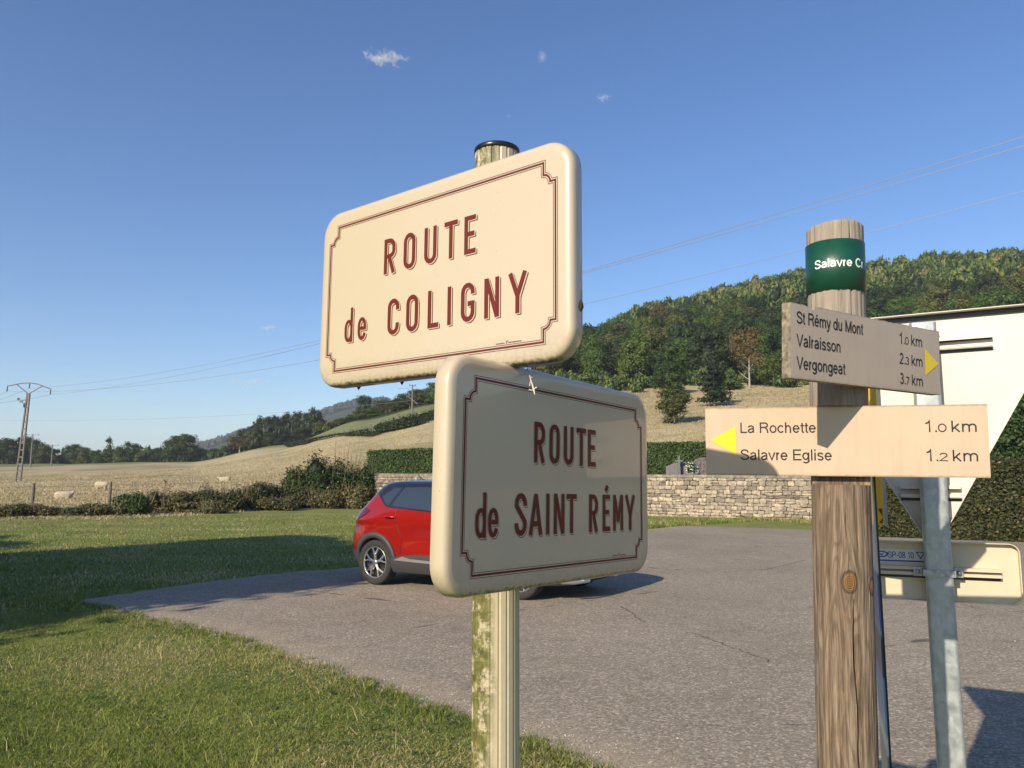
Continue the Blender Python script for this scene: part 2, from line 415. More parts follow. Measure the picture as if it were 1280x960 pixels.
# ------------------------------------------------------------------ grass blades
def leafmat(name, stops, trans=.25, rough=.55, rndw=.0):
    a = Mat(name); v = a.attr('v')
    if rndw: v = a.math('ADD', a.math('MULTIPLY', v, 1 - rndw), a.math('MULTIPLY', a.rnd(), rndw))
    col = a.ramp(v, stops); a.base(col).rough(rough).set(Specular_IOR_Level=.25)
    if trans:
        tr = a.n('ShaderNodeBsdfTranslucent'); a.L(col, tr.inputs[0]); mx = a.n('ShaderNodeMixShader'); mx.inputs[0].default_value = trans
        out = [n for n in a.t.nodes if n.type == 'OUTPUT_MATERIAL'][0]
        a.L(a.b.outputs[0], mx.inputs[1]); a.L(tr.outputs[0], mx.inputs[2]); a.L(mx.outputs[0], out.inputs[0])
    return a.m
def pnoise(x, y, s, seed=0):
    q = np.random.default_rng(seed); r = 0
    for k in range(5):
        a_, b_, p_ = q.uniform(-1, 1) * s, q.uniform(-1, 1) * s, q.uniform(0, 6.28)
        r = r + np.sin(x * a_ * (1 + k * .6) + y * b_ * (1 + k * .6) + p_)
    return r / 5
def blades(name, x, y, h, wd, mat, lean=.6, dead=.25, seed=1, zoff=0):
    q = np.random.default_rng(seed); n = len(x); z = T(x, y) + zoff
    th = q.uniform(0, 2 * pi, n); ph = q.uniform(0, 2 * pi, n); L_ = q.uniform(.1, lean, n) * h
    dx, dy = np.cos(th) * wd / 2, np.sin(th) * wd / 2
    lx, ly = np.cos(ph) * L_, np.sin(ph) * L_
    V = np.zeros((n, 5, 3))
    V[:, 0] = np.stack([x - dx, y - dy, z - .004], -1); V[:, 1] = np.stack([x + dx, y + dy, z - .004], -1)
    V[:, 2] = np.stack([x + dx * .8 + lx * .35, y + dy * .8 + ly * .35, z + h * .6], -1)
    V[:, 3] = np.stack([x - dx * .8 + lx * .35, y - dy * .8 + ly * .35, z + h * .6], -1)
    V[:, 4] = np.stack([x + lx, y + ly, z + h * q.uniform(.75, 1, n)], -1)
    b = np.arange(n)[:, None] * 5
    F3 = np.concatenate([b + [0, 1, 2], b + [0, 2, 3], b + [3, 2, 4]])
    v = np.clip(q.normal(.42, .13, n) + .16 * pnoise(x, y, 2.2, 5) + .12 * pnoise(x, y, 7, 9), 0, .74)
    v = np.where(q.random(n) < np.clip(dead * (1 + 3.2 * pnoise(x, y, 1.5, 3)), .04, .8), q.uniform(.76, 1, n), v)
    return np_mesh(name, V.reshape(-1, 3), F3, mat, np.repeat(v, 5))
M_blade = leafmat('grass_blade', [(0, (.07, .105, .018)), (.3, (.15, .205, .035)), (.7, (.32, .355, .08)), (.78, (.42, .36, .16)), (1, (.62, .52, .30))], .35)
def scatter(n, D0, D1, pa, pb, seed, power=1.0):
    q = np.random.default_rng(seed); y = D0 + (D1 - D0) * q.random(n) ** power
    x = (q.uniform(pa, pb, n) - 640) / 940 * y; return x, y
xs, ys = [], []
x, y = scatter(230000, 3.6, 9.5, -60, 900, 11, 1.25)
k = ~inside(x + .05 * pnoise(x, y, 30, 2), y + .05 * pnoise(y, x, 25, 4)); x, y = x[k], y[k]
h = NR.uniform(.012, .034, len(x)) * (1 + .35 * pnoise(x, y, 3, 8)); tall = NR.random(len(x)) < .015; h = np.where(tall, NR.uniform(.06, .13, len(x)), h)
o = mobj('grass', blades('grass', x, y, h, NR.uniform(.003, .0065, len(x)), M_blade, 2.2, .22, 21)); tag(o, 'short mown green grass with dry blades in the foreground verge', 'grass', kind='stuff')
x, y = scatter(130000, 9.5, 34, -60, 1330, 12, 1.3)
k = ~inside(x + .08 * pnoise(x, y, 9, 2), y); x, y = x[k], y[k]
o = mobj('grass', blades('grass', x, y, NR.uniform(.03, .06, len(x)), NR.uniform(.01, .02, len(x)), M_blade, 1.4, .18, 22)); tag(o, 'mown lawn grass stretching from the parking area to the brambles', 'grass', kind='stuff')
# rough grass at the foot of the wall and hedge
xx, yy = [], []
for i in range(len(FE) - 1):
    p, q_ = FE[i], FE[i+1]
    if p.x < 4 or p.x > 30: continue
    n = int((q_ - p).length * 420)
    for _ in range(n):
        t = rng.random(); m = p.lerp(q_, t); xx.append(m.x + rng.gauss(0, .1)); yy.append(m.y + abs(rng.gauss(0, .9)))
xx = np.array(xx); yy = np.array(yy)
o = mobj('grass', blades('grass', xx, yy, NR.uniform(.05, .16, len(xx)), NR.uniform(.012, .025, len(xx)), M_blade, 1.2, .2, 23)); tag(o, 'rough grass verge between asphalt and the stone wall', 'grass', kind='stuff')
# tufts growing over the near asphalt edge
xx, yy = [], []
for _ in range(420):
    i = rng.randrange(len(w0) - 1); m = w0[i].lerp(w0[i+1], rng.random()); cx, cy = m.x + rng.gauss(0, .06), m.y + rng.gauss(0, .05)
    for _ in range(rng.randint(8, 26)): xx.append(cx + rng.gauss(0, .02)); yy.append(cy + rng.gauss(0, .02))
xx = np.array(xx); yy = np.array(yy); k = yy > 3.4; xx, yy = xx[k], yy[k]
o = mobj('grass', blades('grass', xx, yy, NR.uniform(.03, .07, len(xx)), NR.uniform(.003, .006, len(xx)), M_blade, 1.6, .2, 24)); tag(o, 'ragged grass tufts creeping over the edge of the asphalt', 'grass', kind='stuff')
q = np.random.default_rng(77); n = 2600; y = 3.8 + 6 * q.random(n) ** 1.3; x = (q.uniform(-40, 760, n) - 640) / 940 * y
k = ~inside(x, y) & (pnoise(x, y, 2.5, 61) > .02); x, y = x[k], y[k]; n = len(x); cl = 5
x = np.repeat(x, cl) + q.normal(size=n * cl) * .025; y = np.repeat(y, cl) + q.normal(size=n * cl) * .025; n = n * cl
t = q.uniform(0, 6.28, n); r = q.uniform(.005, .012, n); z = T(x, y) + q.uniform(.012, .035, n); tl = q.uniform(-.4, .4, n) * r
V = np.stack([np.stack([x + np.cos(t + a_) * r, y + np.sin(t + a_) * r, z + tl * np.cos(a_)], -1) for a_ in (0, 1.26, 2.5, 3.8, 5.0)], 1).reshape(-1, 3)
b_ = np.arange(n)[:, None] * 5
M_clover = leafmat('clover_leaf', [(0, (.05, .10, .02)), (.8, (.11, .19, .04)), (1, (.25, .22, .08))], .3)
o = mobj('clover', np_mesh('clover', V, np.concatenate([b_ + [0, 1, 2], b_ + [0, 2, 3], b_ + [0, 3, 4]]), M_clover, np.repeat(q.random(n), 5))); tag(o, 'patches of clover and small round weeds in the foreground grass', 'clover', kind='stuff')
# dry meadow
M_dry = leafmat('dry_grass', [(0, (.32, .265, .135)), (.4, (.40, .33, .18)), (.75, (.48, .40, .23)), (1, (.53, .45, .27))], .2, .8)
x, y = scatter(90000, 30, 130, -60, 640, 13, 1.6)
k = np.hypot(x, y) > np.interp(640 + 967 * x / y, [0, 250, 455], [31, 36, 46]); x, y = x[k], y[k]
o = mobj('dry_grass', blades('dry_grass', x, y, NR.uniform(.05, .15, len(x)), .02 + y * .0004, M_dry, 1.6, .3, 25)); tag(o, 'dry straw coloured grass of the sheep pasture', 'grass', kind='stuff')
x, y = scatter(60000, 45, 132, 790, 1330, 14, .9)
o = mobj('dry_grass', blades('dry_grass', x, y, NR.uniform(.07, .18, len(x)), .03 + y * .0004, M_dry, 1.6, .3, 26)); tag(o, 'dry tan grass on the slope below the wood', 'grass', kind='stuff')

# ------------------------------------------------------------------ foliage
def leafcloud(q, centers, radii, n, leaf, up=.35, shell=(.72, 1.06), core=.7, sub=2, vmean=.5, aspect=.6):
    """centers (k,3), radii (k,3): leaf quads on lumpy ellipsoids plus rough dark cores -> V,F4,attr"""
    centers = np.asarray(centers, float); radii = np.asarray(radii, float)
    area = radii[:, 0] * radii[:, 2]; idx = q.choice(len(centers), n, p=area / area.sum())
    d = q.normal(size=(n, 3)); d[:, 2] = d[:, 2] + .25 * np.abs(d[:, 2]); d /= np.linalg.norm(d, axis=1)[:, None]
    lump = 1 + .13 * np.sin(d[:, 0] * 7 + idx) * np.cos(d[:, 1] * 6 + idx * 2) + .08 * np.sin(d[:, 2] * 11 + idx)
    P = centers[idx] + d * radii[idx] * (q.uniform(*shell, n) * lump)[:, None]
    nr = d + q.normal(size=(n, 3)) * .55; nr[:, 2] += up; nr /= np.linalg.norm(nr, axis=1)[:, None]
    t = np.cross(nr, q.normal(size=(n, 3))); t /= np.linalg.norm(t, axis=1)[:, None]; b = np.cross(nr, t)
    s_ = leaf * q.uniform(.55, 1.3, n)[:, None]
    V = np.stack([P - t * s_, P + b * s_ * aspect * .8 - nr * s_ * .15, P + t * s_, P - b * s_ * aspect], 1).reshape(-1, 3)
    Fq = np.arange(n * 4).reshape(n, 4)
    v = np.clip(q.normal(vmean, .17, n) + .12 * np.sin(idx * 2.4), 0, 1)
    v = np.repeat(v, 4)
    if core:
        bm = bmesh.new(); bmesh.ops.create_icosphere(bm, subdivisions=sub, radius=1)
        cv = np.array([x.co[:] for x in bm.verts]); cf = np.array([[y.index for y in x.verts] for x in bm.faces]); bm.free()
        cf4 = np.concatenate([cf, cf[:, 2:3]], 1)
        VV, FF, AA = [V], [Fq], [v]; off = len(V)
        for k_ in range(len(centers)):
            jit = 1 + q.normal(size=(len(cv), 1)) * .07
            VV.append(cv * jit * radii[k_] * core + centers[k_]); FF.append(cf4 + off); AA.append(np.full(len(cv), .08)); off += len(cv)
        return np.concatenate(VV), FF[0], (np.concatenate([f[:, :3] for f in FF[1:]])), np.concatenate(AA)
    return V, Fq, None, v
def cloudmesh(name, mat, V, Fq, F3, v):
    if F3 is not None:
        F3a = np.concatenate([Fq[:, :3], Fq[:, [0, 2, 3]], F3])
    else: F3a = np.concatenate([Fq[:, :3], Fq[:, [0, 2, 3]]])
    return np_mesh(name, V, F3a, mat, v)
LG = {}
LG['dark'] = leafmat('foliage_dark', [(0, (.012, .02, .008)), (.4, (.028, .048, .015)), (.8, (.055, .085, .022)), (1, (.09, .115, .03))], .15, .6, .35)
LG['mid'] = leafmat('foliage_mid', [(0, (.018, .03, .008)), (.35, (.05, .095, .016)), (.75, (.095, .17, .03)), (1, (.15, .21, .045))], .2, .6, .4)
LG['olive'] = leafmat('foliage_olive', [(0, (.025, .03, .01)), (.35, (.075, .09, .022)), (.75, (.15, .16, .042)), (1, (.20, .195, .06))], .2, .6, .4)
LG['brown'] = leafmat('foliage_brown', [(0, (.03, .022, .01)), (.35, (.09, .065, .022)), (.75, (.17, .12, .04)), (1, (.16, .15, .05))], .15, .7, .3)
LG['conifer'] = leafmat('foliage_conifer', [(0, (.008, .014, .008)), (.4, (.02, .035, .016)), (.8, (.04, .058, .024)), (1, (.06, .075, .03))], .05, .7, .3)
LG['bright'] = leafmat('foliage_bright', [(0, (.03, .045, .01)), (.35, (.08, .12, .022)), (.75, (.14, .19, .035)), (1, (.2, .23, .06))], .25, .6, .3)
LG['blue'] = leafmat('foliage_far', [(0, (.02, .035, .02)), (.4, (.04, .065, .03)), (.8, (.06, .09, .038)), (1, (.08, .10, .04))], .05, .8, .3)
M_bark = noisy('bark', (.10, .08, .055), (.22, .185, .135), 9, .9, 5, .6, .02, 'object', (3, 3, 1))
M_palebark = noisy('pale_bark', (.22, .20, .16), (.42, .39, .32), 9, .9, 5, .4, .02, 'object', (3, 3, 1))

def crown_broad(seed, H, R, n=1500, leaf=.26, low=.22, core=.68):
    q = np.random.default_rng(seed); c, r = [], []
    k = 11
    for i in range(k):
        t = q.uniform(low, .84); rr = R * max(.05, 1 - ((t - .45) / .62) ** 2) ** .5 * .62
        a_ = q.uniform(0, 2 * pi); c.append((cos(a_) * rr, sin(a_) * rr, t * H)); s_ = q.uniform(.3, .46) * R
        r.append((s_, s_, s_ * q.uniform(.85, 1.25)))
    c.append((0, 0, H * (.46 if low < .2 else .58))); r.append((R * .66, R * .66, H * (.42 if low < .2 else .3))); c.append((q.normal() * .1, 0, H * .84)); r.append((R * .36, R * .36, H * .15))
    return leafcloud(q, c, r, n, leaf, core=core, sub=1)
def crown_cone(seed, H, R, n=1500, leaf=.24):
    q = np.random.default_rng(seed); c, r = [], []
    for i in range(10):
        t = .12 + .084 * i; rr = R * (1 - t) ** .75
        for j in range(2 if i < 7 else 1):
            a_ = q.uniform(0, 2 * pi); c.append((cos(a_) * rr * .35, sin(a_) * rr * .35, t * H)); r.append((rr * .78, rr * .78, H * .055))
    return leafcloud(q, c, r, n, leaf, up=0, core=.75, sub=1)
def crown_pine(seed, H, R, n=1500, leaf=.24):
    q = np.random.default_rng(seed); c, r = [], []
    for i in range(12):
        t = q.uniform(.38, .95); rr = R * (1 - ((t - .62) / .42) ** 2) ** .5 * .6; a_ = q.uniform(0, 2 * pi)
        c.append((cos(a_) * rr, sin(a_) * rr, t * H)); r.append((R * .42, R * .42, H * .065))
    return leafcloud(q, c, r, n, leaf, core=.7, sub=1)
def trunk_mesh(seed, H, R, mat, r0=.16, limbs=6, top=.8, low=.3):
    q = random.Random(seed); b = MB(); p = []
    for i in range(6):
        t = i / 5; p.append((q.uniform(-.1, .1) * t * 2, q.uniform(-.1, .1) * t * 2, -.3 + (H * top + .3) * t))
    b.tube(p, [r0 * (1 - .75 * i / 5) for i in range(6)], mat, 7)
    for i in range(limbs):
        t = q.uniform(low, .75); a_ = q.uniform(0, 2 * pi); k = min(4, int(t * 5)); s_ = Vector(p[k])
        e = s_ + Vector((cos(a_) * R * .6, sin(a_) * R * .6, H * q.uniform(.12, .25)))
        b.tube([s_, s_.lerp(e, .5) + Vector((0, 0, -.1)), e], [r0 * .4, r0 * .28, r0 * .1], mat, 5)
    return b.mesh('trunk')
TH = 9.0; TR = 3.4
PROTO = {}
def proto(kind, k):
    key = (kind, k)
    if key in PROTO: return PROTO[key]
    s_ = hash(kind) % 7 if False else {'dark': 1, 'mid': 2, 'olive': 3, 'brown': 4, 'conifer': 5, 'bright': 6, 'pine': 7, 'poplar': 8, 'blue': 9}[kind]
    sd_ = s_ * 100 + k
    if kind == 'conifer': c = crown_cone(sd_, TH, 2.3, 1900, .20); m = LG['conifer']
    elif kind == 'pine': c = crown_broad(sd_, TH, 3.0, 3000, .2, .12); m = LG['conifer']
    elif kind == 'poplar': c = crown_broad(sd_, TH, 1.2, 1000, .2, .1); m = LG['olive']
    elif kind == 'brown': c = crown_broad(sd_, TH, TR * .95, 2600, .15, .34, .35); m = LG['brown']
    else: c = crown_broad(sd_, TH, TR, 3600, .2, .1 if kind != 'bright' else .3); m = LG[kind]
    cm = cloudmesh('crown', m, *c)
    tm = trunk_mesh(sd_, TH, 3, M_palebark if kind in ('brown', 'bright') else M_bark)
    PROTO[key] = (cm, tm); return PROTO[key]
def tree(name, x, y, H, Wd, kind, label, group=None, k=None, rz=None, sink=0, cat='tree'):
    q = random.Random(int(x * 131 + y * 17)); k = q.randrange(3) if k is None else k
    cm, tm = proto(kind, k); e = empty(name, (x, y, Tf(x, y) - sink), label, cat, group)
    e.rotation_euler = (0, 0, q.uniform(0, 6.28) if rz is None else rz)
    base_w = {'conifer': 4.4, 'pine': 6.0, 'poplar': 2.4}.get(kind, 6.8)
    sx = Wd / base_w; sz = H / TH
    for nm, m_ in (('crown', cm), ('trunk', tm)):
        o = mobj(nm, m_, e); o.scale = (sx, sx, sz)
    return e
NAMES = {'dark': 'broadleaf_tree', 'mid': 'broadleaf_tree', 'olive': 'broadleaf_tree', 'brown': 'broadleaf_tree', 'bright': 'broadleaf_tree', 'conifer': 'conifer_tree', 'pine': 'pine_tree', 'poplar': 'poplar_tree'}
def tree_px(px, D, top, wpx, kind, label, group=None, **kw):
    p = on(px, D); H = (CAM_Z + ray(px, top).z / ray(px, top).y * D - p.z); Wd = wpx / 960 * D
    return tree(NAMES[kind], p.x, p.y, H / .97, Wd, kind, label, group, **kw)

# tree line at the far end of the pasture
TL = [(2,235,548,34,'dark','dark round tree at the left edge of the photo, ahead of the tree line'),
 (21,240,545,20,'conifer','dark conifer standing between two round trees just left of the lattice power pole'),
 (34,245,546,28,'mid','round green tree right behind the top of the far tree line by the lattice pole'),
 (50,238,553,24,'olive','olive green tree just right of the lattice power pole'),
 (64,240,561,22,'dark','low dark tree beside the white roofed house'),
 (77,243,558,12,'conifer','small pointed conifer beside the white roofed house'),
 (90,236,556,24,'dark','dark tree right of the house with the white roof'),
 (106,234,559,26,'olive','broad olive tree, left neighbour of the feathery poplar'),
 (121,232,562,22,'mid','small green tree at the foot of the feathery poplar'),
 (135,230,546,13,'poplar','tall feathery poplar rising above the distant tree line'),
 (158,232,552,28,'mid','round green tree with a full crown, right of the poplar'),
 (176,240,563,22,'olive','low bushy tree beside the far cream house'),
 (184,246,555,10,'conifer','thin dark spruce in the gap between the round tree and the big dark oaks'),
 (194,236,560,22,'dark','low dark tree at the left foot of the big dark oaks'),
 (208,226,550,30,'dark','left hand tree of the two big dark oaks at the end of the pasture'),
 (226,222,543,36,'dark','tallest of the big dark oaks at the end of the pasture'),
 (243,228,556,22,'olive','lower tree at the right side of the big dark oaks'),
 (256,300,562,20,'dark','small bluish tree in the dip below the distant ridge'),
 (270,290,561,22,'dark','second small bluish tree in the dip below the distant ridge'),
 (284,270,556,24,'mid','green tree at the left foot of the pine wood'),
 (298,205,544,34,'brown','rounded brown and green tree in front of the dark pines'),
 (318,215,532,26,'dark','dark tree behind the rounded brown tree'),
 (303,230,536,20,'pine','small dark pine left of the tall pines'),
 (323,225,520,22,'pine','first tall dark pine at the left side of the pine wood'),
 (340,222,519,24,'pine','tall dark pine, second along the skyline of the pine wood'),
 (356,220,515,24,'pine','tall dark pine in the middle of the pine wood'),
 (372,218,514,22,'pine','tall dark pine right of the middle of the pine wood'),
 (388,214,509,24,'pine','tallest and rightmost dark pine of the pine wood'),
 (335,200,540,26,'dark','dark tree in front of the left pines, above the pasture corner'),
 (355,196,537,26,'conifer','dense dark conifer in front of the middle pines'),
 (376,192,534,26,'dark','dark leafy tree in front of the right pines'),
 (398,190,528,24,'olive','olive bushy tree at the right end of the pine wood'),
 (412,186,527,22,'brown','russet bushy tree above the green strip'),
 (425,182,523,24,'olive','olive tree above the green strip, next to the russet one'),
 (453,205,494,20,'dark','dark round tree standing up on the skyline under the upper sign'),
 (438,178,520,24,'mid','green bushy tree above the green strip'),
 (452,176,512,26,'olive','olive bushy tree below the dark skyline tree'),
 (466,175,508,26,'mid','green bushy tree right of the dark skyline tree'),
 (481,172,505,26,'brown','russet bushy tree left of the hillside power pole'),
 (496,172,500,26,'olive','olive bushy tree just left of the hillside power pole'),
 (511,170,497,28,'brown','reddish bushy tree behind the hillside power pole'),
 (526,170,490,28,'olive','olive tree right of the hillside power pole'),
 (542,168,480,30,'mid','green tree at the edge of the lower sign on the hillside'),
 (505,230,492,34,'mid','green tree on the skyline behind the hillside power pole'),
 (524,232,487,34,'olive','olive tree on the skyline right of the hillside power pole'),
 (545,235,478,34,'mid','green tree on the skyline beside the lower sign'),
 (478,225,500,30,'dark','dark tree low on the skyline below the upper sign'),
]
for i, (px, D, top, wp, kd, lb) in enumerate(TL): tree_px(px, D, top, wp * 1.15, kd, lb)

# notable trees on the slope to the right
def tree_base(px, base, top, wpx, kind, label, **kw):
    p = hit(px, base, 30); H = at(px, top, p.y).z - p.z; return tree(NAMES[kind], p.x, p.y, H / .97, wpx / 960 * p.y, kind, label, None, **kw)
tree_base(843, 530, 484, 52, 'olive', 'small leafy tree alone on the dry slope, left of the finger board', k=0)
tree_base(893, 509, 434, 46, 'conifer', 'dark conifer standing forward of the wood on the dry slope', k=1)
tree_base(796, 484, 422, 50, 'bright', 'light green tree with a pale forked trunk at the edge of the wood', k=0)
tree_base(937, 486, 410, 60, 'brown', 'thin crowned brownish tree with a tall pale trunk at the edge of the wood', k=1)
tree_base(968, 484, 444, 42, 'bright', 'low bright green tree right of the brownish tree', k=2)
tree_base(836, 492, 452, 50, 'mid', 'green tree behind the lone small tree at the foot of the wood', k=1)

# wooded hillside: nearest trees are single things, the rest is one mass
q = np.random.default_rng(31)
pts = []
for D in np.arange(136, 470, 6.2):
    step = 6.4 * (1 + (D - 136) / 700)
    x0 = (690 - 640) / 967 * D; x1 = (1420 - 640) / 967 * D
    for x in np.arange(x0, x1, step):
        xx_, yy_ = x + q.normal() * 1.7, D + q.normal() * 1.9
        pts.append((xx_, yy_))
for D in np.arange(62, 132, 6.5):                               # the wood comes lower at the right
    for x in np.arange((1255 - 640) / 967 * D, (1480 - 640) / 967 * D, 6):
        pts.append((x + q.normal() * 1.5, D + q.normal() * 1.5))
pts.sort(key=lambda p: p[0] ** 2 + p[1] ** 2)
kinds = ['mid', 'dark', 'olive', 'conifer', 'bright', 'pine', 'brown']; wts = [.34, .24, .2, .09, .05, .05, .03]
FK = {'mid': 'leafy green tree in the wood covering the hillside on the right', 'dark': 'dark green broadleaf tree in the wood covering the hillside on the right',
 'olive': 'olive green broadleaf tree in the wood covering the hillside on the right', 'conifer': 'pointed dark conifer in the wood covering the hillside on the right',
 'bright': 'light green broadleaf tree in the wood covering the hillside on the right', 'pine': 'dark pine in the wood covering the hillside on the right', 'brown': 'brownish tree in the wood covering the hillside on the right'}
NI = 270
for (x, y) in pts[:NI]:
    kd = kinds[q.choice(7, p=wts)]; H = q.uniform(6.5, 10.5) * (.8 if y < 128 else 1); tree(NAMES[kd], x, y, H, q.uniform(5.8, 8.6) if kd not in ('conifer', 'poplar') else q.uniform(4, 5.5), kd, FK[kd], FK[kd].split(' in ')[0] + 's of the hillside wood', sink=.3)
def mass(name, P, seed, label, mats, nl=330, leaf=.42, hs=(7.0, 10.0), rs=(3.4, 5.2), trunks=True, px_top=None):
    q = np.random.default_rng(seed); VV, FF, AA, off = [], [], [], 0
    lows = [leafcloud(np.random.default_rng(900 + i), [(q.normal() * .28, q.normal() * .28, .62 + .13 * q.normal()) for _ in range(4)] + [(0, 0, .5)],
        [(.45, .45, .26)] * 4 + [(.72, .72, .4)], nl, leaf / 3.4, core=.82, sub=1) for i in range(5)]
    for (x, y) in P:
        V, Fq, F3, v = lows[q.integers(5)]; a_ = q.uniform(0, 6.28); R = q.uniform(*rs); H = q.uniform(*hs)
        if px_top is not None:
            pxx = 640 + 967 * x / y; H = max(2.5, at(pxx, float(np.interp(pxx, px_top[0], px_top[1])), y).z - Tf(x, y) - abs(q.normal()) * 1.3); R = min(R, H * .6)
        c_, s_ = cos(a_), sin(a_)
        Q = np.stack([(V[:, 0] * c_ - V[:, 1] * s_) * R + x, (V[:, 0] * s_ + V[:, 1] * c_) * R + y, V[:, 2] * H + Tf(x, y) - .5], -1)
        F3a = np.concatenate([Fq[:, :3], Fq[:, [0, 2, 3]], F3]); VV.append(Q); FF.append(F3a + off); off += len(Q)
        AA.append(np.clip(v + q.normal() * .2, 0, 1))
    o = mobj(name, np_mesh(name, np.concatenate(VV), np.concatenate(FF), mats, np.concatenate(AA))); tag(o, label, 'wood', kind='stuff'); return o
M_wood = leafmat('foliage_wood', [(0, (.016, .026, .008)), (.3, (.045, .08, .017)), (.6, (.095, .15, .03)), (.85, (.16, .185, .05)), (1, (.21, .17, .065))], .15)
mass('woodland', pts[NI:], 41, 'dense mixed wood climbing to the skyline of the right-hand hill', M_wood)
fill = [((px + q.normal() * 3 - 640) / 967 * D, D) for D in (246, 254, 262) for px in range(-60, 292, 9)]
mass('treeline', fill, 44, 'low continuous band of trees and bushes filling the far tree line', M_wood, nl=260, leaf=.5, rs=(3, 4.5), px_top=([-60, 0, 60, 120, 135, 200, 240, 262, 290], [552, 552, 563, 563, 560, 556, 562, 566, 560]))
fill = [((px + q.normal() * 3 - 640) / 967 * D, D) for D in (212, 220, 228, 236) for px in range(292, 430, 8)]
M_dw = leafmat('foliage_pinewood', [(0, (.008, .014, .007)), (.4, (.022, .036, .013)), (.8, (.045, .065, .022)), (1, (.07, .085, .03))], .05)
mass('pine_wood', fill, 45, 'dense body of the dark pine wood above the pasture', M_dw, nl=300, leaf=.45, rs=(2.6, 4), px_top=([290, 300, 322, 340, 372, 395, 415, 430], [548, 542, 526, 522, 518, 514, 528, 530]))
fill = [((px + q.normal() * 3 - 640) / 967 * D, D) for D in (186, 196, 208, 222, 236) for px in range(395, 560, 8)]
mass('woodland', fill, 46, 'bushy wood above the green strip on the left hillside', M_wood, nl=260, leaf=.5, rs=(2.6, 4), px_top=([395, 430, 450, 500, 560], [532, 522, 512, 497, 478]))
edge_ = []
for px in range(700, 1420, 5):
    p = hit(px + q.normal() * 3, float(np.interp(px, [700, 760, 830, 940, 1010, 1300], [486, 486, 482, 482, 479, 470])) + q.normal() * 3, 40); edge_.append((p.x, p.y))
mass('scrub', edge_, 47, 'low scrub and bushes fringing the foot of the hillside wood', M_wood, nl=240, leaf=.5, hs=(1.5, 3.6), rs=(1.4, 2.6))
# bank of dark trees right behind the hedge at the right edge, and far ridge
P2 = [((px - 640) / 967 * D, D) for D in np.arange(1250, 1450, 14) for px in np.arange(236, 480, 6.5)]
M_ridge = leafmat('foliage_ridge', [(0, (.02, .035, .016)), (.5, (.05, .075, .028)), (1, (.09, .11, .04))], .05)
mass('woodland', [(x + q.normal() * 4, y + q.normal() * 4) for x, y in P2], 43, 'wood on the distant bluish ridge beyond the pines', M_ridge, nl=60, leaf=1.0, hs=(11, 16), rs=(7, 10))

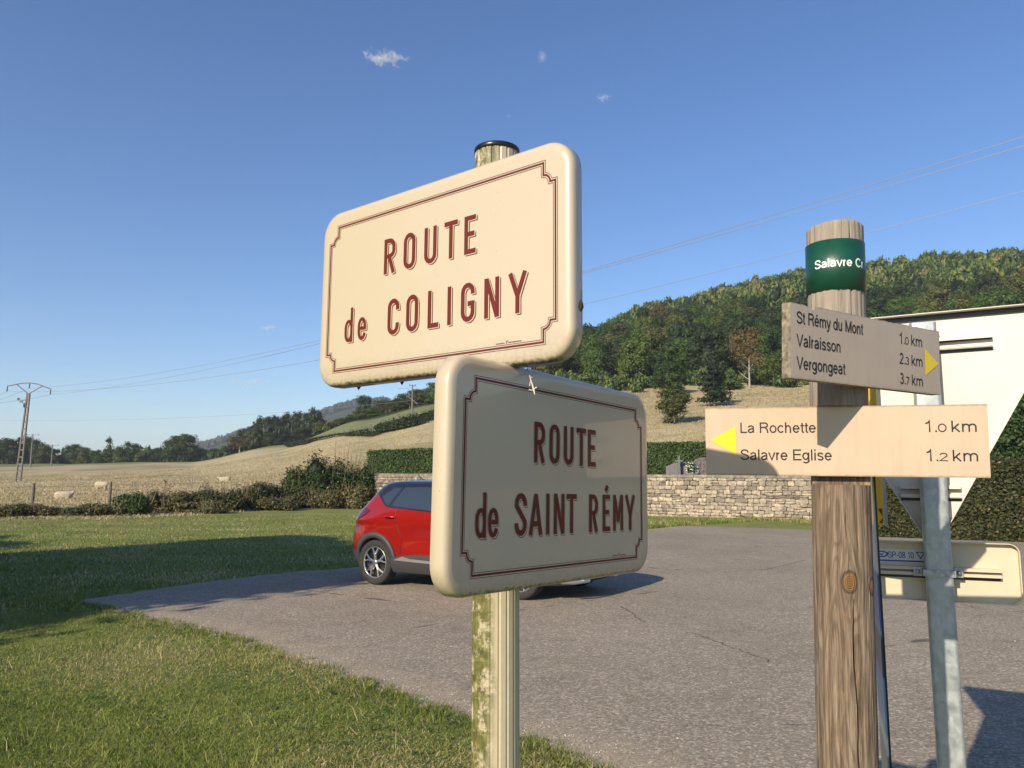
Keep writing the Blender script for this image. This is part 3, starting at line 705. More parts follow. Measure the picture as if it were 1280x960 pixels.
# hedges -----------------------------------------------------------------------------
def hedge(name, pts, tops, wid, n, leaf, mat, label, cat='hedge', base=None, vmean=.5, rough=.08, seed=1, dens_bottom=True):
    """trimmed hedge: leaf cards over a rough dark core; pts ground points, tops heights z"""
    q = np.random.default_rng(seed); e = empty(name, pts[0], label, cat)
    seg = [np.array(p[:2]) for p in pts]; L_ = [np.linalg.norm(b - a) for a, b in zip(seg[:-1], seg[1:])]
    V, At = [], []
    k = q.choice(len(L_), n, p=np.array(L_) / sum(L_)); t = q.random(n)
    A_ = np.array(seg)[k]; B_ = np.array(seg)[k + 1]; P = A_ + (B_ - A_) * t[:, None]
    top = np.array(tops)[k] * (1 - t) + np.array(tops)[k + 1] * t; g = T(P[:, 0], P[:, 1])
    d = (B_ - A_) / np.linalg.norm(B_ - A_, axis=1)[:, None]; nm = np.stack([-d[:, 1], d[:, 0]], -1)
    face = q.random(n); front = face < .62; onto = (face >= .62) & (face < .85); 
    s_ = np.where(front, -1, np.where(onto, q.uniform(-1, 1, n), 1.)) * wid / 2
    z = np.where(onto, top, g + (top - g) * q.random(n))
    s_ = s_ + np.sign(s_) * rough * (pnoise(P[:, 0] * 2.1, z * 2.5 + P[:, 1], 2.5, seed) + q.normal(size=n) * .35)
    z = z + np.where(onto, rough * (pnoise(P[:, 0], P[:, 1], 5, seed + 1) + .5 * q.normal(size=n)), 0)
    # rounded shoulders
    C = np.stack([P[:, 0] + nm[:, 0] * s_, P[:, 1] + nm[:, 1] * s_, z], -1)
    nr = np.stack([nm[:, 0] * np.sign(s_), nm[:, 1] * np.sign(s_), np.where(onto, 1.5, .3)], -1) + q.normal(size=(n, 3)) * .6
    nr /= np.linalg.norm(nr, axis=1)[:, None]; tt = np.cross(nr, q.normal(size=(n, 3))); tt /= np.linalg.norm(tt, axis=1)[:, None]; bb = np.cross(nr, tt)
    sz = leaf * q.uniform(.6, 1.35, n)[:, None]
    V = np.stack([C - tt * sz, C + bb * sz * .6, C + tt * sz, C - bb * sz * .6], 1).reshape(-1, 3)
    v = np.clip(q.normal(vmean, .2, n) + .15 * pnoise(P[:, 0], z, 1.5, seed + 2), 0, 1)
    Fq = np.arange(n * 4).reshape(n, 4)
    me = np_mesh('foliage', V - np.array(pts[0]), np.concatenate([Fq[:, :3], Fq[:, [0, 2, 3]]]), mat, np.repeat(v, 4))
    mobj('foliage', me, e)
    # core
    b = MB(); W2 = wid / 2 - rough * .9; N = 14; ring = []
    for i in range(len(pts) - 1):
        for j in range(N + (1 if i == len(pts) - 2 else 0)):
            t_ = j / N; p = Vector(pts[i]).lerp(Vector(pts[i+1]), t_); tp = tops[i] + (tops[i+1] - tops[i]) * t_ - rough * .8
            dd = (Vector(pts[i+1]) - Vector(pts[i])).to_2d().normalized(); nn = Vector((-dd.y, dd.x)); gz = Tf(p.x, p.y) - .1
            ring.append([(p.x - nn.x * W2, p.y - nn.y * W2, gz), (p.x - nn.x * W2, p.y - nn.y * W2, tp), (p.x + nn.x * W2, p.y + nn.y * W2, tp), (p.x + nn.x * W2, p.y + nn.y * W2, gz)])
    vs = [Vector(v_) - Vector(pts[0]) for r_ in ring for v_ in r_]; fs = []
    for i in range(len(ring) - 1):
        for j in range(3): fs.append((4*i+j, 4*i+j+1, 4*i+4+j+1, 4*i+4+j))
    fs += [(3, 2, 1, 0), tuple(4 * (len(ring) - 1) + j for j in range(4))]
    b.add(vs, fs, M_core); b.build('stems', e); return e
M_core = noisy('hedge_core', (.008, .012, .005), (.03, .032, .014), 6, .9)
M_hb = leafmat('hedge_leaf_brown', [(0, (.010, .012, .005)), (.4, (.035, .045, .013)), (.65, (.075, .08, .025)), (.88, (.14, .095, .045)), (1, (.26, .18, .10))], .15)
M_hg = leafmat('hedge_leaf_green', [(0, (.015, .03, .008)), (.4, (.045, .085, .018)), (.8, (.09, .14, .03)), (1, (.13, .17, .05))], .15)
ha = gr(1090, 672); hb = gr(1310, 680) ; hb2 = gr(1700, 694)
def zt(px, py, p): return CAM_Z + ray(px, py).z / ray(px, py).y * p.y
ha, hb, hb2 = [p + Vector((0, 1.1, 0)) for p in (ha, hb, hb2)]
hedge('hedge', [ha, hb, hb2], [zt(1090, 585, ha), zt(1300, 577, hb), zt(1300, 577, hb)], 1.3, 46000, .045, M_hb, 'trimmed hedge with green and russet leaves along the road at the right', vmean=.42, rough=.1, seed=3)
hc, hd = on(1120, 31), on(1500, 29)
hedge('hedge', [hc, hd], [zt(1130, 505, hc), zt(1280, 492, hd)], 2.2, 26000, .07, M_hg, 'tall dark green hedge rising behind the russet hedge at the right edge', vmean=.3, rough=.3, seed=4)
he, hf, hg_ = on(466, 49), on(760, 41), on(1085, 33.5)
hedge('hedge', [he, hf, hg_], [zt(470, 564, he), zt(760, 555, hf), zt(1080, 553, hg_)], 1.2, 52000, .06, M_hg, 'clipped green hedge inside the cemetery behind the stone wall', vmean=.42, rough=.07, seed=5)
# small dark hedgerows across the far pasture
M_hd = LG['dark']
for (pa, ya, pb, yb, ht, lb) in ((362, 558, 470, 545, 1.0, 'lowest dark hedgerow crossing the far pasture, below the pine wood'), (478, 541, 528, 531, 1.3, 'short dark hedgerow at the foot of the hillside power pole'), (531, 528, 570, 519, 1.3, 'dark hedgerow disappearing behind the left side of the lower sign')):
    p0, p1 = hit(pa, ya), hit(pb, yb)
    hedge('hedgerow', [p0, p1], [p0.z + ht * .8, p1.z + ht], 2.0, 5000, .14, M_hd, lb, vmean=.35, rough=.45, seed=int(pa))
# ------------------------------------------------------------------ bushes and brambles along the fence
def bush(px, D, top, wpx, kind, label, name='bush', n=3500, leaf=.05, seed=1, dy=.8, cat='bush'):
    p = on(px, D); H = CAM_Z + ray(px, top).z / ray(px, top).y * D - p.z; R = wpx / 960 * D / 2
    q = np.random.default_rng(seed); e = empty(name, p, label, cat)
    c = [(q.uniform(-.62, .62) * R, q.uniform(-.5, .5) * R * dy, q.uniform(.15, .66) * H) for _ in range(11)]; r = [(R * q.uniform(.26, .42), R * .32 * dy, H * q.uniform(.2, .34)) for _ in c]
    c.append((0, 0, H * .38)); r.append((R * .72, R * .55 * dy, H * .38))
    mobj('foliage', cloudmesh('foliage', kind, *leafcloud(q, c, r, n, leaf, shell=(.7, 1.2), core=.74, sub=1)), e)
    b = MB(); rr = random.Random(seed)
    for _ in range(26):
        a_ = rr.uniform(0, 6.28); k_ = rr.uniform(.1, .85) * R; b.tube([(cos(a_) * k_ * .5, sin(a_) * k_ * .4, -.05), (cos(a_) * k_, sin(a_) * k_ * dy, H * .5), (cos(a_) * k_ * 1.25, sin(a_) * k_ * 1.1 * dy, H * rr.uniform(.75, 1.12))], [.018, .012, .005], M_stem, 4)
    b.build('stems', e); return e
M_stem = noisy('dry_stem', (.16, .12, .07), (.33, .25, .15), 12, .9)
M_br = leafmat('bramble_leaf', [(0, (.015, .022, .008)), (.4, (.045, .065, .02)), (.7, (.09, .11, .035)), (.85, (.16, .13, .06)), (1, (.26, .19, .10))], .15)
M_brd = leafmat('bramble_dry', [(0, (.03, .035, .014)), (.4, (.085, .09, .032)), (.7, (.17, .15, .06)), (1, (.36, .28, .15))], .15)
M_bg = leafmat('shrub_leaf', [(0, (.012, .02, .007)), (.4, (.035, .062, .016)), (.8, (.075, .115, .028)), (1, (.13, .16, .05))], .15)
BL = [(415,42,558,78,M_bg,'large dark green bush left of the red car, tallest on the fence line',9000,.075),
 (378,41.5,578,56,M_bg,'left shoulder of shrubbery next to the tallest bush',5500,.07),
 (446,42.5,574,52,M_bg,'green bush against the end of the stone wall behind the car',4500,.07),
 (440,41,603,50,M_brd,'dry brown undergrowth in front of the bush by the stone wall',3500,.06),
 (400,40.5,608,60,M_brd,'dry straw undergrowth at the foot of the tallest bush',3500,.06),
 (345,40,602,56,M_br,'bramble with some dry stems right of the sheep nearest the bushes',4500,.055),
 (310,38.5,598,56,M_br,'bramble hump below the rightmost sheep',4500,.055),
 (278,37,604,54,M_br,'bramble below and left of the rightmost sheep',4000,.055),
 (245,36,612,54,M_br,'low bramble between the round dark bush and the sheep',4000,.05),
 (212,35,612,50,M_brd,'dry weeds right of the round dark bush',3200,.05),
 (168,33,611,50,M_bg,'round dark green bush right of the second fence post',5500,.05),
 (120,32,628,60,M_brd,'low dry weeds between the two fence posts',3600,.05),
 (80,31.5,632,54,M_br,'low bramble in front of the lying sheep',3200,.05),
 (45,31,628,54,M_brd,'low dry weeds around the first fence post',3200,.05),
 (10,30.5,627,54,M_br,'low bramble at the left edge of the photo',3200,.05),
 (-40,30,627,60,M_brd,'dry weeds beyond the left edge',2400,.05),
 (340,38.5,618,70,M_brd,'dry grass and weeds edging the lawn below the brambles',3600,.05),
 (262,35,624,70,M_brd,'yellowed weeds edging the lawn in the middle of the bramble row',3600,.05)]
for i, (px, D, top, wp, mt, lb, n, lf) in enumerate(BL): bush(px, D, top, wp * 1.2, mt, lb, 'bramble' if mt is not M_bg else 'bush', n, lf, 70 + i, .7, 'bush' if mt is M_bg else 'bramble')
# tall dead weed stalks
for i, (px, D, yb, yt, lb) in enumerate([(207, 36, 628, 590, 'tall dead seed stalk rising left of the brambles'), (212, 36.5, 628, 597, 'shorter dead seed stalk beside the tall one'), (257, 38, 620, 585, 'thin dead stalk in front of the pasture near the rightmost sheep'), (327, 39, 618, 596, 'thin dead stalk above the bramble hump')]):
    p = on(px, D); H = (yb - yt) / 960 * D; e = empty('weed_stalk', p, lb, 'weed'); b = MB(); rr = random.Random(i)
    b.tube([(0, 0, 0), (.04, 0, H * .5), (0, 0, H)], [.02, .014, .006], M_stem, 5); b2 = MB()
    for k in range(12):
        t = rr.uniform(.4, .95); a_ = rr.uniform(0, 6.28); q2 = Vector((.02, 0, H * t)); e2 = q2 + Vector((cos(a_) * .28 * (1.1 - t), sin(a_) * .2, .16)); b.tube([q2, e2], [.008, .005], M_stem, 4)
        b2.box(e2, (.06, .06, .05), M_stem, rz=a_)
    b.build('stalk', e); b2.build('seed_heads', e)

# shade trees that stand outside the frame, to the left of the photographer; their shadow lies on the lawn
def big_tree(x, y, H, R, label, seed):
    q = np.random.default_rng(seed); e = empty('broadleaf_tree', (x, y, 0), label, 'tree')
    c, r = [], []
    for i in range(26):
        t = q.uniform(.22, .9); rr = R * (1 - ((t - .5) / .58) ** 2) ** .5 * .62 if abs(t - .5) < .58 else .3; a_ = q.uniform(0, 6.28)
        c.append((cos(a_) * rr, sin(a_) * rr, t * H)); r.append((R * .36, R * .36, H * .14))
    c.append((0, 0, H * .52)); r.append((R * .7, R * .7, H * .34))
    mobj('crown', cloudmesh('crown', LG['mid'], *leafcloud(q, c, r, 26000, .13, core=.86, sub=2)), e)
    mobj('trunk', trunk_mesh(seed, H, R, M_bark, .28, 9), e)
big_tree(-13.9, 4.9, 9.8, 5.6, 'big shade tree outside the left edge of the photo', 5)
big_tree(-21.4, 8.2, 6.3, 6.6, 'second shade tree further left outside the photo', 6)

# ------------------------------------------------------------------ flat lettering
def strip(b, pts, wd, m, M, y, closed=False):
    pts = [Vector((p[0], p[1])) for p in pts]; N = len(pts); Lf, Rt = [], []
    for i, p in enumerate(pts):
        a_ = pts[i-1] if (i > 0 or closed) else None; c_ = pts[(i+1) % N] if (i < N-1 or closed) else None
        d1 = (p - a_).normalized() if a_ is not None else None; d2 = (c_ - p).normalized() if c_ is not None else None
        d1 = d1 or d2; d2 = d2 or d1
        n1, n2 = Vector((-d1.y, d1.x)), Vector((-d2.y, d2.x)); mm = (n1 + n2)
        mm = mm.normalized() if mm.length > 1e-6 else n1
        k = min(wd / 2 / max(mm.dot(n1), .35), wd)
        Lf.append(p + mm * k); Rt.append(p - mm * k)
    vs = [(p.x, y, p.y) for p in Lf] + [(p.x, y, p.y) for p in Rt]; fs = []
    for i in range(N if closed else N - 1):
        j = (i + 1) % N; fs.append((i, N + i, N + j, j))
    b.add(vs, fs, m, False, M)
def arc(cx, cy, rx, ry, a0, a1, n=7): return [(cx + rx * cos(radians(a0 + (a1 - a0) * i / n)), cy + ry * sin(radians(a0 + (a1 - a0) * i / n))) for i in range(n + 1)]
def glyph(ch, w, t):
    h = t / 2; R = w - h; rx = (w - t) / 2; ry = min(.24, rx * 1.1); c = w / 2
    if ch == 'O': return [(arc(c, 1-h-ry, rx, ry, 0, 180) + arc(c, h+ry, rx, ry, 180, 360), True)]
    if ch == 'R': return [([(h,0),(h,1)],0), ([(t,1-h)] + arc(R-.18,1-h-.2,.18,.2,90,0) + arc(R-.18,.46+h+.13,.18,.16,0,-90) + [(t,.46+h-.03)],0), ([(w*.5,.44),(R,0)],0)]
    if ch == 'U': return [([(h,1)] + arc(c,h+ry,rx,ry,180,360) + [(R,1)],0)]
    if ch == 'T': return [([(0,1-h),(w,1-h)],0), ([(c,1-t),(c,0)],0)]
    if ch in 'EÉ':
        g = [([(h,0),(h,1)],0), ([(t,1-h),(w,1-h)],0), ([(t,.52),(w*.88,.52)],0), ([(t,h),(w,h)],0)]
        return g + ([([(w*.42,1.1),(w*.68,1.24)],0)] if ch == 'É' else [])
    if ch == 'C': return [([(R,.68)] + arc(c,1-h-ry,rx,ry,0,180) + arc(c,h+ry,rx,ry,180,360) + [(R,.32)],0)]
    if ch == 'G': return [([(R,.70)] + arc(c,1-h-ry,rx,ry,0,180) + arc(c,h+ry,rx,ry,180,360) + [(R,.5)],0), ([(c,.46),(w,.46)],0)]
    if ch == 'L': return [([(h,0),(h,1)],0), ([(t,h),(w,h)],0)]
    if ch == 'I': return [([(c,0),(c,1)],0)]
    if ch == 'N': return [([(h,0),(h,1)],0), ([(h*1.1,.99),(R-h*.1,.01)],0), ([(R,0),(R,1)],0)]
    if ch == 'M': return [([(h,0),(h,1)],0), ([(h*1.1,.99),(c,.25)],0), ([(R-h*.1,.99),(c,.25)],0), ([(R,0),(R,1)],0)]
    if ch == 'Y': return [([(h,1),(c,.42)],0), ([(R,1),(c,.42)],0), ([(c,.45),(c,0)],0)]
    if ch == 'A': return [([(h,0),(c,.98)],0), ([(R,0),(c,.98)],0), ([(w*.25,.27),(w*.75,.27)],0)]
    if ch == 'S': return [([(R,.70)] + arc(c,1-h-ry,rx,ry,0,180) + [(h,.70),(c*.75,.58),(c*1.3,.44),(R,.32)] + arc(c,h+ry,rx,ry,0,-180) + [(h,.30)],0)]
    if ch == 'd': return [(arc(c,.66-h-.2,rx,.2,0,180) + arc(c,h+.2,rx,.2,180,360), True), ([(R,0),(R,1)],0)]
    if ch == 'e': return [([(t,.34),(R,.34)] + arc(c,.66-h-.2,rx,.2,0,180) + arc(c,h+.2,rx,.2,180,345),0)]
def letters(b, items, cap, t, m_main, m_bg, y0=-.0012):
    for sx, sy, mm, yy in ((.0030, -.0027, m_main, y0 + .0008), (.0017, -.0015, m_bg, y0 + .0004), (0, 0, m_main, y0)):
        for ch, u, v, w in items:
            tt = t * (.82 if ch in 'de' else 1)
            for k, (pl, cl) in enumerate(glyph(ch, w / cap, tt / cap)):
                strip(b, [(u + sx + x * cap, v + sy + z * cap) for x, z in pl], tt, mm, None, yy - k * .00002, bool(cl))
def hg(ch):
    """plain sans serif strokes, cap height 1 -> advance, [(points, closed)]"""
    E_ = lambda cx, cy, rx, ry: (arc(cx, cy, rx, ry, 0, 354, 22), 1)
    h = .062
    G = {
     'a': (.76, [([(.12, .54)] + arc(.365, .50, .235, .175, 150, 0) + [(.60, .12), (.66, .05)], 0), ([(.60, .43), (.36, .385)] + arc(.33, .205, .215, .15, 100, 270) + [(.47, .09), (.60, .22)], 0)]),
     'c': (.70, [(arc(.37, .365, .27, .31, 38, 322, 14), 0)]), 'd': (.77, [E_(.35, .365, .25, .31), ([(.64, 0), (.64, 1)], 0)]),
     'e': (.76, [([(.11, .375), (.635, .375)] + arc(.37, .365, .265, .31, 6, 325, 14), 0)]),
     'g': (.77, [E_(.35, .385, .25, .285), ([(.63, .72), (.63, -.02)] + arc(.365, -.02, .265, .19, 0, -150), 0)]),
     'h': (.77, [([(.14, 0), (.14, 1)], 0), ([(.14, .42)] + arc(.37, .43, .22, .24, 170, 0) + [(.59, 0)], 0)]),
     'i': (.31, [([(.155, 0), (.155, .72)], 0), ([(.155, .86), (.155, 1)], 0)]), 'l': (.31, [([(.155, 0), (.155, 1)], 0)]),
     'k': (.70, [([(.14, 0), (.14, 1)], 0), ([(.15, .24), (.58, .72)], 0), ([(.29, .40), (.62, 0)], 0)]),
     'm': (1.14, [([(.14, 0), (.14, .72)], 0), ([(.14, .42)] + arc(.36, .45, .2, .22, 160, 0) + [(.56, 0)], 0), ([(.56, .42)] + arc(.78, .45, .22, .22, 160, 0) + [(1.0, 0)], 0)]),
     'n': (.77, [([(.14, 0), (.14, .72)], 0), ([(.14, .42)] + arc(.37, .43, .22, .24, 165, 0) + [(.59, 0)], 0)]),
     'o': (.77, [E_(.385, .365, .275, .31)]), 'r': (.46, [([(.14, 0), (.14, .72)], 0), ([(.14, .40)] + arc(.38, .40, .22, .265, 160, 95), 0)]),
     's': (.70, [([(.59, .55)] + arc(.35, .52, .22, .15, 25, 180, 8) + [(.16, .44), (.35, .375), (.53, .31)] + arc(.345, .205, .235, .15, 0, -160, 8), 0)]),
     't': (.39, [([(.19, .92), (.19, .14), (.25, .06), (.37, .06)], 0), ([(.03, .67), (.36, .67)], 0)]),
     'u': (.77, [([(.14, .72), (.14, .28)] + arc(.36, .29, .22, .235, 180, 350), 0), ([(.60, .72), (.60, 0)], 0)]),
     'v': (.70, [([(.06, .72), (.35, .03), (.64, .72)], 0)]), 'y': (.70, [([(.06, .72), (.36, .03)], 0), ([(.64, .72), (.35, -.08), (.25, -.20), (.10, -.20)], 0)]),
     'S': (.93, [([(.80, .70)] + arc(.46, .74, .32, .20, 10, 190, 10) + [(.22, .60), (.46, .52), (.72, .43)] + arc(.465, .28, .355, .22, 20, -175, 12), 0)]),
     'R': (1.0, [([(.16, 0), (.16, 1)], 0), ([(.16, 1 - h), (.60, 1 - h)] + arc(.60, .735, .24, .205, 90, -90) + [(.16, .53)], 0), ([(.62, .52), (.82, .30), (.86, 0)], 0)]),
     'V': (.93, [([(.06, 1), (.465, .03), (.87, 1)], 0)]), 'L': (.77, [([(.16, 0), (.16, 1)], 0), ([(.16, h), (.74, h)], 0)]),
     'E': (.93, [([(.16, 0), (.16, 1)], 0), ([(.16, 1 - h), (.86, 1 - h)], 0), ([(.16, .53), (.81, .53)], 0), ([(.16, h), (.88, h)], 0)]),
     'M': (1.16, [([(.15, 0), (.15, 1)], 0), ([(.15, .98), (.58, .03)], 0), ([(1.01, .98), (.58, .03)], 0), ([(1.01, 0), (1.01, 1)], 0)]),
     'C': (1.0, [(arc(.52, .5, .39, .455, 38, 322, 20), 0)]), 'P': (.93, [([(.16, 0), (.16, 1)], 0), ([(.16, 1 - h), (.58, 1 - h)] + arc(.58, .715, .24, .225, 90, -90) + [(.16, .49)], 0)]),
     '1': (.62, [([(.12, .74), (.30, .80), (.40, .97), (.40, 0)], 0)]), '0': (.77, [E_(.385, .5, .27, .45)]), '8': (.77, [E_(.385, .745, .215, .20), E_(.385, .27, .26, .22)]),
     '2': (.77, [(arc(.385, .70, .25, .245, 170, -25, 10) + [(.12, h), (.68, h)], 0)]), '3': (.77, [(arc(.38, .735, .225, .21, 155, -80, 10) + arc(.38, .28, .265, .23, 80, -160, 12), 0)]),
     '7': (.77, [([(.10, .94), (.66, .94), (.30, 0)], 0)]), '-': (.46, [([(.06, .37), (.40, .37)], 0)]), '.': (.39, [([(.19, 0), (.19, .14)], 0)]), ' ': (.39, [])}
    if ch == 'é': a_, g_ = G['e']; return a_, g_ + [([(.34, .83), (.47, .99)], 0)]
    return G[ch]
def text(b, s_, u0, v0, width, cap, m, y=-.0006, M=None, bold=0.0, fn=None, wt=.125):
    """strokes of even weight, the whole word fitted to the width"""
    tot = sum(hg(c)[0] for c in s_); ink0 = .1; ink1 = .08; kx = width / (tot - ink0 - ink1) if len(s_) > 1 else width / (tot - .25)
    x = u0 - (ink0 if len(s_) > 1 else .125) * kx; k = 0; t = MB()
    for c in s_:
        ad, st = hg(c)
        for pts, cl in st: strip(t, [(x + px * kx, v0 + pz * cap) for px, pz in pts], (wt + bold) * cap, m, None, y - k * .000012, bool(cl)); k = (k + 1) % 12
        x += ad * kx
    P = [fn(p) for p in t.v] if fn else t.v
    b.add(P, t.f, m, False, M)

def frame(x, y, z, yaw, roll=0, tilt=0):
    ex = Vector((cos(yaw), sin(yaw), 0)); n = Vector((sin(yaw), -cos(yaw), 0)); ez = Vector((0, 0, 1))
    ez2 = ez * cos(tilt) + n * sin(tilt); ex2 = ex * cos(roll) + ez2 * sin(roll); ez3 = ez2 * cos(roll) - ex * sin(roll)
    ex2.normalize(); ez3.normalize(); ey = ez3.cross(ex2)
    M = Matrix((ex2, ey, ez3)).transposed().to_4x4(); M.translation = (x, y, z + CAM_Z); return M
def part(b, name, root, M, label=None):
    o = b.build(name, root); o.matrix_local = Matrix.Translation(-root.location) @ M
    return tag(o, label)
def sub(b, name, parent, label=None): return tag(b.build(name, parent), label)
def rrect(hw, hh, r, n=8):
    P = []
    for cx, cy, a0 in ((hw - r, hh - r, 0), (-hw + r, hh - r, 90), (-hw + r, -hh + r, 180), (hw - r, -hh + r, 270)): P += arc(cx, cy, r, r, a0, a0 + 90, n)
    return P

# ------------------------------------------------------------------ the two cream street plates on their ribbed post
a = Mat('cream_enamel'); oc = a.coord('Object'); sx_ = a.sep(oc)
n_ = a.noise(oc, 22, 5, .65); n2_ = a.noise(oc, 140, 3)
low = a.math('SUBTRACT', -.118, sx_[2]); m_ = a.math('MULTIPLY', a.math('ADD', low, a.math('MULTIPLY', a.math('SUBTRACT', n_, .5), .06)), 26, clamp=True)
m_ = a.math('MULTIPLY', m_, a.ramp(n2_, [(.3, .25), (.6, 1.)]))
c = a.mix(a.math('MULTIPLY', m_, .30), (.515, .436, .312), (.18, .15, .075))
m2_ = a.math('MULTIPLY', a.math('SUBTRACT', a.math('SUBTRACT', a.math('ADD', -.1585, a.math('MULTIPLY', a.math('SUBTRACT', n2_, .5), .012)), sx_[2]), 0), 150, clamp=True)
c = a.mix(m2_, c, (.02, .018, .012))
c = a.mix(a.ramp(a.noise(oc, 260, 2), [(.73, 0.), (.76, .8)]), c, (.12, .09, .05))
a.base(c).rough(.32).set(Coat_Weight=.6, Coat_Roughness=.03); M_cream = a.m
M_creamflat = simple('cream_print', (.535, .45, .315), .32, 0, Coat_Weight=.6, Coat_Roughness=.03)
a = Mat('oxide_red_print'); a.base((.125, .021, .013)).rough(.55).set(Coat_Weight=.15, Coat_Roughness=.05, Specular_IOR_Level=.15); M_oxred = a.m
a = Mat('fine_line_print'); a.base((.10, .03, .015)).rough(.35).set(Coat_Weight=.9, Coat_Roughness=.04); M_thin = a.m
def plate_mesh(hw, hh, r, du=0, dv=0):
    b = MB(); rings = []
    R0 = [(.0135, 0), (.0085, .0005), (.0045, .0019), (.0018, .0044), (.0004, .0078), (0, .0115), (0, .027), (.003, .030), (.02, .030), (.022, .025)]
    for ins, dep in R0: rings.append([(x + du, dep, z + dv) for x, z in rrect(hw - ins, hh - ins, max(r - ins, .012), 10)])
    n = len(rings[0]); vs = [v for rg_ in rings for v in rg_]; fs = []
    for i in range(len(rings) - 1):
        for k in range(n): fs.append((i*n+k, (i+1)*n+k, (i+1)*n+(k+1) % n, i*n+(k+1) % n))
    b.add(vs, fs, M_cream, True)
    b.add(rings[0], [tuple(range(n))], M_cream, True); b.add(rings[-1], [tuple(range(n))[::-1]], M_cream, False)
    return b
def border(b):
    st = .0095; rr = .0125; U, V_ = .2605, .1368
    def corner(sx, sz):
        P = [(U, V_ - 2*st - rr), (U - st, V_ - 2*st - rr)]
        P += [(U - st - rr + rr * cos(t), V_ - 2*st - rr + st + rr * sin(t) - st + st) for t in ()]
        cxx, czz = U - st - rr, V_ - 2*st - rr
        P = [(U, czz), (U - st, czz)] + [(cxx + rr * cos(radians(q_)), czz + rr * sin(radians(q_)) ) for q_ in (15, 35, 55, 75)]
        P += [(cxx, czz + rr), (cxx - 0, czz + rr + 0)]
        P = P[:-1] + [(cxx, V_)]
        return [(x * sx, z * sz) for x, z in P]
    path = corner(1, 1) + corner(-1, 1)[::-1] + corner(-1, -1) + corner(1, -1)[::-1]
    # path runs: right side up to top right, top left, down, bottom right
    def off(pts, d):
        N = len(pts); out = []
        for i in range(N):
            p, q1, q2 = Vector(pts[i]), Vector(pts[i-1]), Vector(pts[(i+1) % N]); d1, d2 = (p-q1).normalized(), (q2-p).normalized()
            n1, n2 = Vector((-d1.y, d1.x)), Vector((-d2.y, d2.x)); m = (n1+n2).normalized(); out.append(tuple(p + m * (d / max(m.dot(n1), .5))))
        return out
    strip(b, path, .0030, M_oxred, None, -.0004, True)
    for d in (.0037, -.0037): strip(b, off(path, d), .0009, M_thin, None, -.0004, True)
def maker(b):
    rr = random.Random(3); u = .149
    while u < .196:
        w_ = rr.uniform(.0014, .003)
        if abs(u - .169) < .003: b.box((.1695, -.0004, -.129), (.0014, .0002, .0045), M_thin, Matrix.Rotation(.0, 4, 'Y')); b.box((.1715, -.0004, -.1275), (.002, .0002, .0012), M_thin); u = .1735
        else: b.box((u + w_ / 2, -.0004, -.1300), (w_, .0002, .0017), M_thin); u += w_ + .0008
px_, py_ = -.026, 1.265
sp = empty('street_signpost', (px_, py_, 0), 'ribbed cream post with black cap carrying two cream ROUTE plates', 'street sign')
a = Mat('post_paint'); oc = a.coord('Object'); ow = a.sep(oc)
mo = a.noise(oc, 52, 7, .75); mo2 = a.noise(a.coord('Object', (1, 1, .35)), 12, 4)
side = a.math('ADD', a.math('MULTIPLY', ow[0], -30), a.math('MULTIPLY', ow[1], 2)); hgt = a.math('MULTIPLY', ow[2], .5)
mk = a.math('ADD', a.math('ADD', side, hgt), a.math('MULTIPLY', a.math('SUBTRACT', mo2, .5), 1.4)); mk = a.math('MULTIPLY', a.math('SUBTRACT', mk, .62), 2.2, clamp=True)
mk = a.math('MULTIPLY', mk, a.ramp(mo, [(.40, 0.), (.52, .95)]))
moss = a.ramp(a.noise(oc, 80, 3), [(.35, (.06, .06, .010)), (.7, (.16, .16, .03))])
c = a.mix(mk, a.ramp(mo, [(.2, (.44, .38, .25)), (.7, (.52, .45, .30))]), moss)
a.base(c).rough(.45).bump(a.math('MULTIPLY', mk, mo), .4, .002); M_post = a.m
M_black = simple('black_plastic_and_shade', (.012, .013, .014), .3)
M_steel = noisy('galvanised_fitting', (.25, .27, .28), (.45, .47, .48), 60, .45, 3, 0, 0, 'object', metal=.7)
b = MB(); prof = []
nf = 18; ring = []
for k in range(nf):
    a0 = 2 * pi * k / nf
    for da, r_ in ((0, .0366), (.06, .038), (.27, .038), (.33, .0366)): ring.append(((a0 + da), r_))
vs = []; zs_ = [0, .5, 1.0, 1.5, CAM_Z + .555]
for z in zs_: vs += [(r_ * cos(t), r_ * sin(t), z) for t, r_ in ring]
n = len(ring); fs = [(i*n+k, i*n+(k+1) % n, (i+1)*n+(k+1) % n, (i+1)*n+k) for i in range(len(zs_)-1) for k in range(n)]
b.add(vs, fs, M_post, False); sub(b, 'post', sp)
b = MB(); zc = CAM_Z + .5545
b.lathe([(.0383, zc - .0015), (.0392, zc - .001), (.0392, zc + .006), (.038, zc + .0075), (0, zc + .008)], M_black, 36); sub(b, 'cap', sp)
UPM = frame(-.140, 1.253, .333, -.6727, .0027, -.012); LOM = frame(.090, 1.267, -.002, .9280, -.0262, 0)
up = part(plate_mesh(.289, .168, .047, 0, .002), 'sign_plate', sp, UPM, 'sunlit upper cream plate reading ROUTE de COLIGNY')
b = MB(); border(b); sub(b, 'border_line', up)
b = MB(); cap = .0635
letters(b, [('R',-.1095,.0235,.0285),('O',-.060,.0235,.0285),('U',-.0098,.0235,.0285),('T',.0365,.0235,.0295),('E',.081,.0235,.0245),
 ('d',-.2115,-.0872,.0225),('e',-.175,-.0872,.0225),('C',-.0963,-.0872,.0285),('O',-.050,-.0872,.0285),('L',.0014,-.0872,.0245),('I',.0455,-.0872,.0092),('G',.0757,-.0872,.0290),('N',.1249,-.0872,.030),('Y',.1725,-.0872,.0365)], cap, .0079, M_oxred, M_creamflat)
